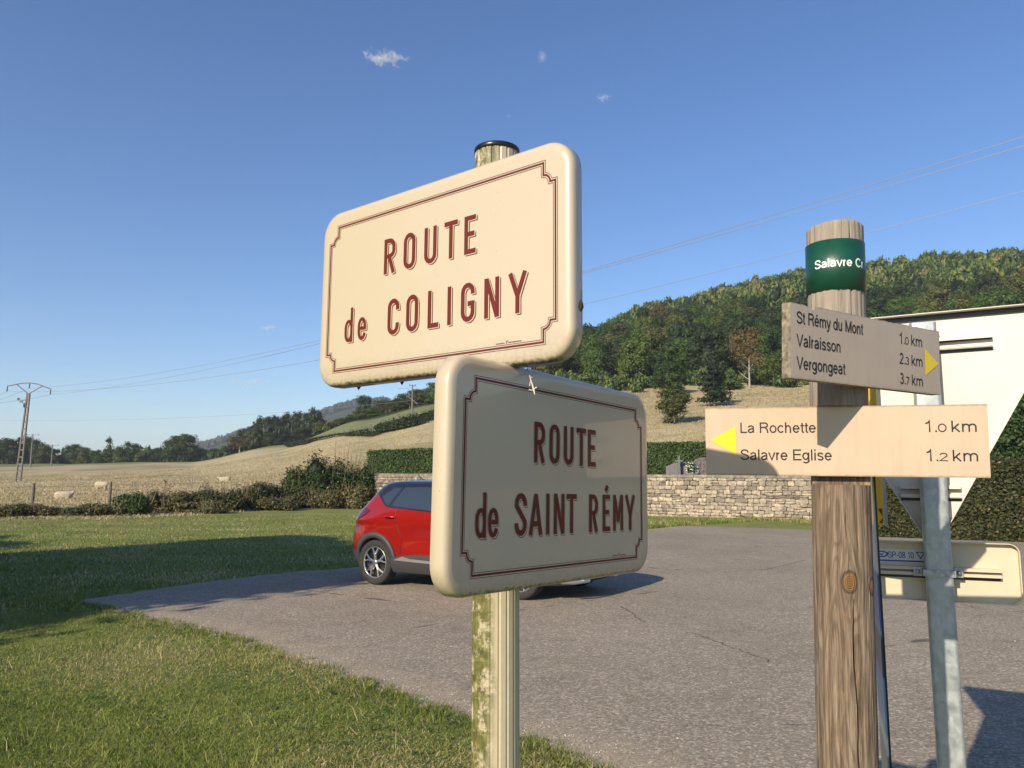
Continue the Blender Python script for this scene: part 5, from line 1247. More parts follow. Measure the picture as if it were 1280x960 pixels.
while zc < 1.74:
    h_ = rr.uniform(.10, .20); s = -rr.uniform(0, .2)
    if zc + h_ > 1.72: h_ = 1.76 - zc
    while s < WL:
        l_ = rr.choice([rr.uniform(.14, .28), rr.uniform(.25, .45), rr.uniform(.3, .55)]); tz_ = wtop(s + l_ / 2) - .13
        hz = min(h_, tz_ - zc)
        if hz > .04 and s + l_ < WL + .1:
            if hz > .13 and rr.random() < .22: stones += [(s, l_, zc, hz * .48), (s, l_, zc + hz * .5, hz * .48)]
            else: stones.append((s, l_, zc, hz))
        s += l_
    zc += max(h_, .05)
vis = [t for t in stones if (WA + wd * t[0]).x > 5.7]; vis.sort(key=lambda t: -t[1] * t[3] * (1 + .01 * t[0])); big = vis[:295]; bigset = set(big)
for t in big:
    s, l_, z0, h_ = t; p = wpt(s + l_ / 2, .02 + rr.uniform(-.012, .022), z0 + h_ / 2 + rr.uniform(-.006, .006)) - wall.location
    o = mobj('stone', SM[rr.randrange(9)], wall, p); o.rotation_euler = (rr.uniform(-.05, .05), rr.uniform(-.11, .11), wrot + rr.uniform(-.05, .05)); o.scale = (l_ - .012, .13, h_ - .010)
VV, FF, off = [], [], 0; cw, sw = cos(wrot), sin(wrot)
for t in stones:
    if t in bigset: continue
    s, l_, z0, h_ = t; k = rr.randrange(9); v = sv[k] * np.array([l_ - .012, .13, h_ - .01]); p = wpt(s + l_ / 2, .02 + rr.uniform(-.012, .022), z0 + h_ / 2) - wall.location
    VV.append(np.stack([v[:, 0] * cw - v[:, 1] * sw + p.x, v[:, 0] * sw + v[:, 1] * cw + p.y, v[:, 2] + p.z], -1)); FF.append(sf[k] + off); off += len(v)
a = Mat('rubble_stone_mass'); w = a.world(); c = a.ramp(a.sep(a.vor(w, 3.2, 'F1', 'Color'))[0], [(0, (.19, .16, .12)), (.5, (.36, .30, .22)), (1, (.48, .40, .29))]); c = a.mix(a.ramp(a.noise(w, 9, 5, .7), [(.42, .65), (.6, 0.)]), c, (.09, .085, .075)); a.base(c).rough(.92)
o = mobj('stone_rows', np_mesh('stone_rows', np.concatenate(VV), np.concatenate(FF), a.m), wall); o['kind'] = 'stuff'
s = 0
cops = []
while s < WL:
    l_ = rr.uniform(.7, 1.3); l_ = min(l_, WL - s); cops.append((s, l_)); s += l_
bm = bmesh.new(); bmesh.ops.create_cube(bm, size=1); bmesh.ops.bevel(bm, geom=bm.edges[:], offset=.03, segments=1, affect='EDGES'); cme = bpy.data.meshes.new('coping_stone'); bm.to_mesh(cme); bm.free(); cme.materials.append(M_cop)
for s, l_ in cops:
    o = mobj('coping_stone', cme, wall, wpt(s + l_ / 2, -.19, wtop(s + l_ / 2) - .065) - wall.location); o.rotation_euler = (0, rr.uniform(-.004, .01), wrot); o.scale = (l_ - .012, .54, .125 + rr.uniform(-.01, .01))

# graves behind the wall
M_gr = noisy('grey_granite', (.10, .095, .10), (.20, .19, .19), 30, .7); M_gr2 = noisy('rough_granite', (.07, .06, .06), (.20, .17, .155), 9, .95, 6, .8, .05); M_br_ = noisy('verdigris_bronze', (.10, .12, .11), (.2, .23, .2), 20, .6)
def slab(px0, px1, D, prof, mat, name, label, cat, thick=.14, rough=0):
    p = on((px0 + px1) / 2, D); wv = (px1 - px0) / 960 * D; e = empty(name, p, label, cat); b = MB(); z0 = p.z
    rr = random.Random(int(px0)); poly = [(x * wv / 2 + rr.uniform(-rough, rough), at(px0, y, D).z - z0 + rr.uniform(-rough, rough)) for x, y in prof]
    poly = [(-wv / 2, 0)] + poly + [(wv / 2, 0)]
    n = len(poly); vs = [(x, -thick / 2, z) for x, z in poly] + [(x, thick / 2, z) for x, z in poly]
    b.add(vs, [tuple(range(n)), tuple(range(n, 2*n))[::-1]] + [(i, n + i, n + (i+1) % n, (i+1) % n) for i in range(n)], mat); b.build('slab', e)
    b = MB(); b.box((0, .5, .1), (wv * 1.15, 1.6, .2), mat); b.build('plinth', e); e.rotation_euler = (0, 0, -.25); return e
slab(833, 858, 36, [(-1, 583), (-.2, 579), (.3, 577.5), (1, 578)], M_gr, 'gravestone', 'grey gravestone with slanting top showing above the wall, next to a small cross', 'gravestone')
slab(868, 886, 35.5, [(-1, 577), (-.8, 573.5), (-.3, 572), (.1, 571), (.5, 571.5), (.8, 573), (1, 576)], M_gr2, 'gravestone', 'rough dark boulder-like gravestone above the wall, left of the finger board', 'gravestone', .35, .03)
slab(885, 900, 36.4, [(-1, 574), (-.2, 573), (.4, 575), (1, 576)], M_gr2, 'gravestone', 'brown gravestone partly hidden behind the tip of the finger board', 'gravestone', .3, .02)
p = on(849, 35.6); z1 = at(849, 569.5, 35.6).z - p.z; e = empty('grave_cross', p, 'small weathered cross rising behind the wall coping', 'cross'); b = MB()
b.box((0, 0, z1 / 2), (.09, .09, z1), M_br_); b.box((0, 0, z1 - .24), (.34, .085, .085), M_br_); b.build('cross', e)
p = on(865, 35.2); zb_ = at(865, 590, 35.2).z - p.z; e = empty('white_flowers', p, 'bunch of white flowers in a pot between the two gravestones', 'flowers')
b = MB(); b.lathe([(0, 0), (.16, 0), (.2, zb_ - .05), (.17, zb_ - .05)], M_gr, 14); b.build('pot', e)
q = np.random.default_rng(5); a = Mat('white_petals'); a.base((.75, .74, .68)).rough(.6)
V, Fq, F3, v = leafcloud(q, [(0, 0, zb_ + .22), (-.12, 0, zb_ + .08), (.13, 0, zb_ + .1)], [(.2, .18, .25)] * 3, 420, .035, core=0); mobj('blossoms', cloudmesh('blossoms', a.m, V, Fq, None, v), e)
V, Fq, F3, v = leafcloud(q, [(0, 0, zb_ + .16)], [(.24, .2, .26)], 500, .04); mobj('leaves', cloudmesh('leaves', M_hg, V, Fq, F3, v), e)

# ------------------------------------------------------------------ fence posts and wires along the pasture
M_fp = noisy('fence_wood', (.11, .09, .065), (.25, .21, .16), 20, .9)
fps = [(42, 33.5, 604, 'weathered wooden fence post at the left, in front of the lattice pole'), (138, 34.5, 602, 'wooden fence post next to the standing sheep')]
fpp = []
for px, D, top, lb in fps:
    p = on(px, D); H = at(px, top, D).z - p.z; e = empty('fence_post', p, lb, 'fence post', 'fence posts of the sheep pasture'); b = MB(); b.tube([(0, 0, -.2), (.015, 0, H * .5), (.03, 0, H)], [.085, .08, .07], M_fp, 8, smooth=False); b.build('post', e); fpp.append(p + Vector((.03, 0, H)))
M_wire = simple('galvanised_wire', (.16, .16, .16), .5, .6)
for k, dz in enumerate((-.15, -.5)):
    a0, a1 = fpp[0] + Vector((0, 0, dz)), fpp[1] + Vector((0, 0, dz)); d_ = a1 - a0; P = [a0 - d_ * .8, a0, a0 + d_ * .5 - Vector((0, 0, .04)), a1, a1 + d_ * 1.0, a1 + d_ * 2.0]
    b = MB(); b.tube([x - a0 for x in P], .004, M_wire, 5); o = b.build('fence_wire', None, a0); tag(o, ['top', 'lower'][k] + ' wire strung between the pasture fence posts', 'fence wire')
for i, (px, y0) in enumerate([(18, 579), (76, 579), (116, 578), (152, 577), (190, 576), (250, 571), (262, 568), (284, 564)]):
    p = hit(px, y0); e = empty('fence_post', p, 'tiny far fence post at the foot of the tree line, number of its row unclear', 'fence post', 'tiny fence posts below the tree line'); e['label'] = 'tiny pale fence post in the row at the foot of the distant tree line'; b = MB(); b.tube([(0, 0, -.2), (0, 0, 1.6)], .13, M_fp, 6); b.build('post', e)

# ------------------------------------------------------------------ sheep
def skin(name, V, E, R, mat, vox=.035):
    b = MB()
    for a_, c_ in E:
        p, q2 = Vector(V[a_]), Vector(V[c_]); r0_ = R[a_] if isinstance(R[a_], tuple) else (R[a_],) * 2; r1_ = R[c_] if isinstance(R[c_], tuple) else (R[c_],) * 2
        r0_, r1_ = sum(r0_) / 2, sum(r1_) / 2; n = 9; P, Q = [], []; d = (q2 - p); L_ = d.length; d.normalize()
        for k in range(-4, 0): P.append(p + d * r0_ * k / 4.05); Q.append(r0_ * sqrt(max(1 - (k / 4.05) ** 2, .001)))
        for k in range(n): t = k / (n - 1); P.append(p + d * L_ * t); Q.append(r0_ + (r1_ - r0_) * t)
        for k in range(1, 5): P.append(q2 + d * r1_ * k / 4.05); Q.append(r1_ * sqrt(max(1 - (k / 4.05) ** 2, .001)))
        b.tube(P, Q, mat, 14)
    o = mobj(name, b.mesh(name)); md = o.modifiers.new('r', 'REMESH'); md.mode = 'VOXEL'; md.voxel_size = vox; md.use_smooth_shade = True
    m2 = o.modifiers.new('s', 'SMOOTH'); m2.iterations = 6; m2.factor = .5
    bpy.context.view_layer.update(); out = bpy.data.meshes.new_from_object(o.evaluated_get(bpy.context.evaluated_depsgraph_get())); bpy.data.objects.remove(o)
    out.materials.clear(); out.materials.append(mat); return out
a = Mat('fleece'); oc = a.coord('Object'); q_ = a.sep(oc); fl = a.vor(oc, 22, 'F1'); c = a.ramp(a.noise(oc, 5, 4), [(.3, (.50, .41, .28)), (.7, (.62, .53, .38))])
a.base(c).rough(.95).bump(fl, .9, .04); M_fleece = a.m; M_sface = simple('sheep_face', (.50, .44, .36), .8)
def sheep(px, py, yaw, pose, label, s=1.0):
    p = hit(px, py, 20) - Vector((0, 0, .1)); e = empty('sheep', p, label, 'sheep'); e.rotation_euler = (0, 0, yaw); e.scale = (s, s, s)
    lie = pose == 'lie'; zb = .36 if lie else .62
    V = [(0, 0, zb), (.32, 0, zb + .02), (-.32, 0, zb + .02), (.50, 0, zb + (.12 if pose != 'graze' else -.02)), (.66, 0, zb + (.26 if pose != 'graze' else -.28)), (-.50, 0, zb - .06)]
    E = [(0, 1), (0, 2), (1, 3), (3, 4), (2, 5)]; R = [(.30, .31), (.26, .29), (.27, .30), (.16, .17), (.09, .10), (.06, .10)]
    for sx, b0 in ((.30, 1), (-.30, 2)):
        for sy in (-1, 1):
            n = len(V)
            if lie: V += [(sx, sy * .2, .12), (sx + .2, sy * .26, .06)]
            else: V += [(sx, sy * .14, .34), (sx + (.02 if sx > 0 else -.05), sy * .14, .2), (sx, sy * .14, .02)]
            E += [(b0, n), (n, n + 1)] + ([] if lie else [(n + 1, n + 2)]); R += [.08, .04] if lie else [.07, .04, .035]
    mobj('body', skin('body', V, E, R, M_fleece), e)
    hd = Vector(V[4]); dz = (-.16 if pose == 'graze' else -.08)
    hm = skin('head', [hd, hd + Vector((.10, 0, dz * .4)), hd + Vector((.22, 0, dz * 1.3))], [(0, 1), (1, 2)], [.085, .08, .045], M_sface, .018); h = mobj('head', hm, e)
    for sy in (-1, 1):
        b = MB(); b.tube([hd + Vector((.02, sy * .07, .05)), hd + Vector((.0, sy * .13, .06)), hd + Vector((-.01, sy * .18, .03))], [.02, .035, .008], M_sface, 6); b.build('ear', h)
sheep(79, 623.5, .25, 'lie', 'cream sheep lying in dry grass right of the first fence post', .82)
sheep(127, 613.5, .1, 'graze', 'shorn cream sheep standing with lowered head left of the second fence post', .86)
sheep(281, 602, pi + .2, 'lie', 'cream sheep lying far out in the pasture above the brambles', .8)

# ------------------------------------------------------------------ power poles and lines
M_conc = noisy('concrete', (.13, .12, .105), (.22, .205, .18), 8, .85, 4, .3, .02); M_ins = simple('insulator', (.05, .05, .055), .3); M_arm = simple('arm_steel', (.14, .145, .15), .5, .3)
def lattice_pole(p, H, yaw, label, lean=0.0, sw=1):
    e = empty('power_pole', p, label, 'power pole'); e.rotation_euler = (0, lean, yaw); b = MB()
    wb, wt = .26, .12
    for s_ in (-1, 1):
        vs = []
        for z, w_ in ((-.3, wb), (H, wt)):
            for dx, dy in ((-1, -1), (1, -1), (1, 1), (-1, 1)): vs.append((s_ * w_ + dx * .06, dy * .12, z))
        b.add(vs, [(0, 1, 5, 4), (1, 2, 6, 5), (2, 3, 7, 6), (3, 0, 4, 7), (4, 5, 6, 7)], M_conc)
    b.build('leg_frame', e)
    for i in range(11):
        z = .35 + i * (H - 1.2) / 11; w_ = wb + (wt - wb) * z / H; b = MB(); b.box((0, 0, z), (2 * w_ - .15, .18, .16), M_conc); b.build('rung', e)
    b = MB(); b.box((0, 0, H - .45), (2 * wt - .13, .19, .9), M_conc); b.build('pole_head', e)
    a_ = MB(); L_ = 2.35
    a_.tube([(-L_, 0, H + .72), (-.9, 0, H + 1.12), (0, 0, H + 1.22), (.9, 0, H + 1.12), (L_, 0, H + .62)], .06, M_arm, 6); a_.tube([(-1.35, 0, H + .95), (0, 0, H - .05)], .05, M_arm, 6); a_.tube([(1.35, 0, H + .9), (0, 0, H - .05)], .05, M_arm, 6); a_.build('crossarm', e)
    tips = []
    for x, z in ((-L_ + .03, H + .68), (0, H + 1.18), (L_ - .03, H + .58)):
        i_ = MB(); i_.lathe([(0, z), (.03, z - .02), (.085, z - .15), (.03, z - .2), (.085, z - .33), (.03, z - .38), (.085, z - .5), (0, z - .6)], M_ins, 8, Matrix.Translation((x, 0, 0))); i_.build('insulator', e); tips.append((x, z - .6))
    if sw:
        s_ = MB(); s_.box((-.65, -.1, H - .8), (.9, .12, .08), M_arm); s_.box((-.95, -.1, H - .66), (.2, .12, .2), M_ins); s_.box((-.62, -.12, H - .98), (.3, .16, .22), M_arm); s_.tube([(-.3, -.15, H - 1.1), (-.27, -.15, H - 1.6)], .09, M_arm, 8); s_.build('switch_gear', e)
    R_ = Matrix.Translation(p) @ Matrix.Rotation(yaw, 4, 'Z') @ Matrix.Rotation(lean, 4, 'Y')
    return [R_ @ Vector((x, 0, z)) for x, z in tips]
pb = hit(22.5, 602, 40); Hp = (602 - 492) / 960 * pb.y
LT = lattice_pole(pb, Hp, .12, 'tall concrete lattice power pole with bent crossarm at the left edge', .04)
def round_pole(p, H, label, n=2, mat=M_conc, lean=0):
    e = empty('power_pole', p, label, 'power pole'); e.rotation_euler = (0, lean, .3); b = MB(); b.tube([(0, 0, -.3), (0, 0, H)], [.17, .10], mat, 10); b.build('pole', e)
    a_ = MB(); a_.box((0, 0, H - .12), (1.1 if n == 2 else 2.6, .09, .09), M_arm)
    a_.build('crossarm', e)
    for x in ((-.5, 0, .5) if n == 2 else (-1.2, 0, 1.2)):
        i_ = MB(); i_.lathe([(.03, H - .1), (.07, H), (.03, H + .06), (.06, H + .14), (0, H + .2)], M_ins, 8, Matrix.Translation((x, 0, 0))); i_.build('insulator', e)
    return e
ph = hit(515, 526, 60); round_pole(ph, (526 - 481) / 960 * ph.y, 'pale single power pole standing on the hillside between the two cream plates')
pf = on(37, 175); e_ = round_pole(pf, at(37, 543, 175).z - pf.z, 'thin faint pole right behind the lattice pole', 3)
pf2 = on(63, 190); round_pole(pf2, at(63, 556, 190).z - pf2.z, 'thin faint pole in front of the white roofed house', 3)
RT = [at(1330, 155, 24.6), at(1330, 167, 25.4), at(1330, 225, 29.0)]
pole_far = Vector((23.5, 21.5, 0)); 
Mw = simple('power_cable', (.30, .30, .30), .5, .5)
def cable(p, q_, sag, label, r=.013, grp=None):
    P = [p.lerp(q_, i / 24) - Vector((0, 0, 4 * sag * (i / 24) * (1 - i / 24))) for i in range(25)]; b = MB(); b.tube([x - p for x in P], r, Mw, 5); o = b.build('power_line', None, p); tag(o, label, 'power line'); return o
cable(LT[2], RT[0], 1.5, 'uppermost power line crossing the sky to the top right corner', .0125)
cable(LT[1], RT[1], 1.7, 'second power line just below the uppermost one', .0125)
cable(LT[0], RT[2], 2.3, 'lowest of the three power lines crossing to the right', .0125)
ext = lambda p, px, py, D: at(px, py, D)
for i, (tp, py) in enumerate(zip(LT, (492, 506, 478))): cable(tp, at(-160, py + 22, 70), .8, ['front', 'middle', 'rear'][i] + ' power line leaving the lattice pole to the left', .012)
cable(at(-40, 524.5, 120), at(520, 500, 62 + 60), 1.2, 'faint low line across the sky from the left edge to behind the upper plate', .016)
cable(ph + Vector((0, 0, (526 - 484) / 960 * ph.y)), at(497, 486, ph.y + 4), .05, 'short slack service wire leaving the hillside pole', .03)
g1 = at(504, 491, ph.y - 2); g2 = at(522, 505, ph.y - 2); cable(g1, g2, 0, 'pale slanting stay wire beside the hillside pole', .05)

# far houses between the trees
M_cr = simple('render_cream', (.55, .50, .42), .9); M_tile = noisy('roof_tile', (.22, .11, .07), (.34, .19, .12), 6, .9); M_wr = simple('pale_roof', (.62, .60, .56), .6); M_win = simple('dark_window', (.03, .035, .04), .3)
for px, D, y1, y0, wp, rf, lb in ((71, 250, 567, 578, 13, M_wr, 'small house with a bright roof among the far trees, near the lattice pole'), (58, 256, 566, 576, 9, M_tile, 'house with a reddish roof just left of the bright roofed one'), (173, 252, 564, 576, 8, M_cr, 'pale far house glimpsed right of the round tree'), (17, 252, 556, 574, 7, M_tile, 'tall pale house glimpsed between the trees at the left edge')):
    p = on(px, D); zt_ = at(px, y1, D).z - p.z; wv = wp / 960 * D; e = empty('house', p, lb, 'house'); e.rotation_euler = (0, 0, .3); b = MB(); hw2 = zt_ - 1.2
    b.box((0, 0, hw2 / 2 - .5), (wv, 6, hw2 + 1), M_cr); wl = b.build('walls', e)
    b = MB(); b.add([(-wv / 2 - .3, -3.4, hw2 - .05), (wv / 2 + .3, -3.4, hw2 - .05), (wv / 2 + .3, 3.4, hw2 - .05), (-wv / 2 - .3, 3.4, hw2 - .05), (-wv / 2 - .3, 0, hw2 + 1.7), (wv / 2 + .3, 0, hw2 + 1.7)], [(0, 1, 5, 4), (2, 3, 4, 5), (0, 4, 3), (1, 2, 5), (0, 3, 2, 1)], rf); b.build('roof', e)
    for xw in (-wv * .22, wv * .22):
        b = MB(); b.box((xw, -3.0, hw2 * .6), (.9, .1, 1.2), M_win); b.build('window', e)

# ------------------------------------------------------------------ red car
SL = np.array([ # z, rear x, front x, half width
 (.20, .16, 3.96, .78), (.32, .05, 4.06, .855), (.45, .01, 4.115, .880), (.56, .0, 4.12, .888), (.75, .02, 4.08, .892), (.88, .055, 4.00, .890), (.95, .09, 3.80, .886),
 (1.02, .13, 3.35, .876), (1.08, .18, 3.10, .862), (1.15, .24, 2.99, .838), (1.25, .33, 2.83, .795), (1.36, .43, 2.60, .742), (1.45, .52, 2.38, .690), (1.51, .60, 2.16, .63), (1.545, .72, 1.95, .55), (1.566, .98, 1.72, .42)])
def slc(z): return [float(np.interp(z, SL[:, 0], SL[:, i])) for i in (1, 2, 3)]
NE_ = 6.5
def side_y(x, z):
    xr, xf, hw = slc(z); u = abs((x - (xr + xf) / 2) / ((xf - xr) / 2)); u = min(u, .9995)
    y = hw * (1 - u ** NE_) ** (1 / NE_)
    # sculpting: shoulder crease over the rear wheel and scooped doors
    y += .022 * math.exp(-((z - .97) / .05) ** 2) * math.exp(-((x - .55) / .7) ** 2)
    y -= .045 * math.exp(-((z - .70) / .16) ** 2) * math.exp(-((x - 2.0) / .62) ** 4)
    for wx_ in (.71, 3.32): y += .018 * math.exp(-(((x - wx_) ** 2 + (z - .36) ** 2) / .52 ** 2) ** 3)
    return y
a = Mat('red_paint'); a.base((.40, .012, .008)).rough(.28).set(Metallic=.45, Coat_Weight=1.0, Coat_Roughness=.03); M_red = a.m
a = Mat('black_paint'); a.base((.008, .009, .013)).rough(.35).set(Coat_Weight=1.0, Coat_Roughness=.03); M_bp = a.m
M_clad = simple('grey_cladding', (.045, .046, .048), .6); M_glass = simple('tinted_glass', (.030, .042, .055), .04, 0, Coat_Weight=1.0, Coat_Roughness=.02); M_silver = simple('silver_trim', (.62, .63, .64), .3, .8)
M_tyre = noisy('tyre', (.018, .018, .018), (.035, .034, .032), 30, .85, 3, 0, 0, 'object'); M_rimd = simple('rim_black', (.02, .02, .021), .3); M_rims = simple('rim_silver', (.55, .56, .57), .28, .9); M_tail = simple('tail_lamp', (.09, .004, .006), .1, 0, Coat_Weight=1.0)
c0, c1 = gr(468, 731.5), gr(665, 752); hd_ = (c1 - c0).normalized(); cyaw = atan2(hd_.y, hd_.x)
WX0, WX1, WR, WY = .71, 3.316, .335, .775
org = c0 - Matrix.Rotation(cyaw, 3, 'Z') @ Vector((WX0, -.86, 0))
car = empty('parked_car', (org.x, org.y, .004), 'red crossover car with black roof parked behind the lower street plate', 'car'); car.rotation_euler = (0, 0, cyaw)
def belt(x): return float(np.interp(x, [0, .33, .58, .92, 1.15, 2.2, 2.95, 3.05, 4.2], [1.19, 1.20, 1.36, 1.165, 1.15, 1.08, 1.03, 1.05, 1.05]))
nz, na = 64, 150
zsl = np.concatenate([np.linspace(.20, 1.50, 54), [1.52, 1.535, 1.545, 1.553, 1.56, 1.566]])
vs = []
for z in zsl:
    xr, xf, hw = slc(z); xc = (xr + xf) / 2; ax = (xf - xr) / 2
    for k in range(na):
        t = 2 * pi * k / na; ct, st_ = cos(t), sin(t); e_ = 2 / NE_ * 1.6
        x = xc + ax * math.copysign(abs(ct) ** .55, ct); x = max(xr + .0005, min(xf - .0005, x)); y = side_y(x, z)
        if abs(ct) > .999: pass
        # near the ends follow the end face
        w_ = abs(st_) ** .55
        y = min(y, hw) if True else y
        lim = y * min(1, abs(st_) * 6)
        vs.append((x, math.copysign(lim if abs(ct) > .97 else y, st_), z))
b = MB(); n = na; nzz = len(zsl)
for i in range(nzz - 1):
    for k in range(n):
        f = (i*n+k, i*n+(k+1) % n, (i+1)*n+(k+1) % n, (i+1)*n+k); cx = sum(vs[j][0] for j in f) / 4; cz = sum(vs[j][2] for j in f) / 4
        m = M_bp if cz > belt(cx) + .03 else (M_clad if cz < .34 or (cz < .5 and (cx < .25 or cx > 3.95)) else M_red)
        b.f.append(f); b.m.append(b.mi(m)); b.sm.append(True)
b.v = vs
b.f.append(tuple((nzz-1)*n + k for k in range(n))); b.m.append(b.mi(M_bp)); b.sm.append(True)
b.f.append(tuple(range(n))[::-1]); b.m.append(b.mi(M_clad)); b.sm.append(False)
body = b.build('body', car)
cut = MB()
for wx_ in (WX0, WX1):
    for s_ in (-1, 1):
        n2 = 40; vs2 = [(wx_ + .365 * cos(2*pi*k/n2), y_, WR + .01 + .365 * sin(2*pi*k/n2)) for y_ in (s_ * .52, s_ * 1.2) for k in range(n2)]
        if s_ < 0: vs2 = vs2[n2:] + vs2[:n2]
        cut.add(vs2, [(k, (k+1) % n2, n2 + (k+1) % n2, n2 + k) for k in range(n2)] + [tuple(range(n2))[::-1], tuple(range(n2, 2*n2))], M_black)
cm_ = cut.mesh('cut'); bmx = bmesh.new(); bmx.from_mesh(cm_); bmesh.ops.recalc_face_normals(bmx, faces=bmx.faces); bmx.to_mesh(cm_); bmx.free()
bmx = bmesh.new(); bmx.from_mesh(body.data); bmesh.ops.remove_doubles(bmx, verts=bmx.verts, dist=.0004); bmesh.ops.recalc_face_normals(bmx, faces=bmx.faces); bmx.to_mesh(body.data); bmx.free()
co = mobj('cutter', cm_, car); md = body.modifiers.new('b', 'BOOLEAN'); md.object = co; md.operation = 'DIFFERENCE'; md.solver = 'EXACT'
try: md.material_mode = 'TRANSFER'
except Exception: pass
bpy.context.view_layer.update(); nm_ = bpy.data.meshes.new_from_object(body.evaluated_get(bpy.context.evaluated_depsgraph_get())); body.modifiers.clear(); body.data = nm_; bpy.data.objects.remove(co)
try: nm_.set_sharp_from_angle(angle=radians(38))
except Exception: pass
def patch(name, poly, mat, off, par, side=-1, step=.08, label=None, smooth=True):
    bm = bmesh.new(); f = bm.faces.new([bm.verts.new((x, 0, z)) for x, z in poly]); xs_ = [p[0] for p in poly]; zs2 = [p[1] for p in poly]
    for lo_, hi_, ax_ in ((min(xs_), max(xs_), 0), (min(zs2), max(zs2), 2)):
        t = lo_ + step
        while t < hi_:
            co_ = [0, 0, 0]; co_[ax_] = t; no = [0, 0, 0]; no[ax_] = 1; bmesh.ops.bisect_plane(bm, geom=bm.verts[:] + bm.edges[:] + bm.faces[:], plane_co=co_, plane_no=no); t += step
    for v in bm.verts: v.co.y = side * (side_y(v.co.x, v.co.z) + off)
    ext_ = bmesh.ops.extrude_face_region(bm, geom=bm.faces[:]); 
    for v in [g for g in ext_['geom'] if isinstance(g, bmesh.types.BMVert)]: v.co.y -= side * (off + .003)
    bmesh.ops.recalc_face_normals(bm, faces=bm.faces)
    me = bpy.data.meshes.new(name); bm.to_mesh(me); bm.free(); me.materials.append(mat); o = mobj(name, me, par)
    if smooth:
        me.polygons.foreach_set('use_smooth', [True] * len(me.polygons))
        try: me.set_sharp_from_angle(angle=radians(35))
        except Exception: pass
    return tag(o, label)
def seam(name, pts, par, side, r=.004, mat=None):
    P = []
    for (xa, za), (xb, zb2) in zip(pts[:-1], pts[1:]):
        for k in range(8): t = k / 8; x, z = xa + (xb-xa)*t, za + (zb2-za)*t; P.append((x, side * (side_y(x, z) + .0005), z))
    x, z = pts[-1]; P.append((x, side * (side_y(x, z) + .0005), z)); b = MB(); b.tube(P, r, mat or M_black, 5); return b.build(name, par)
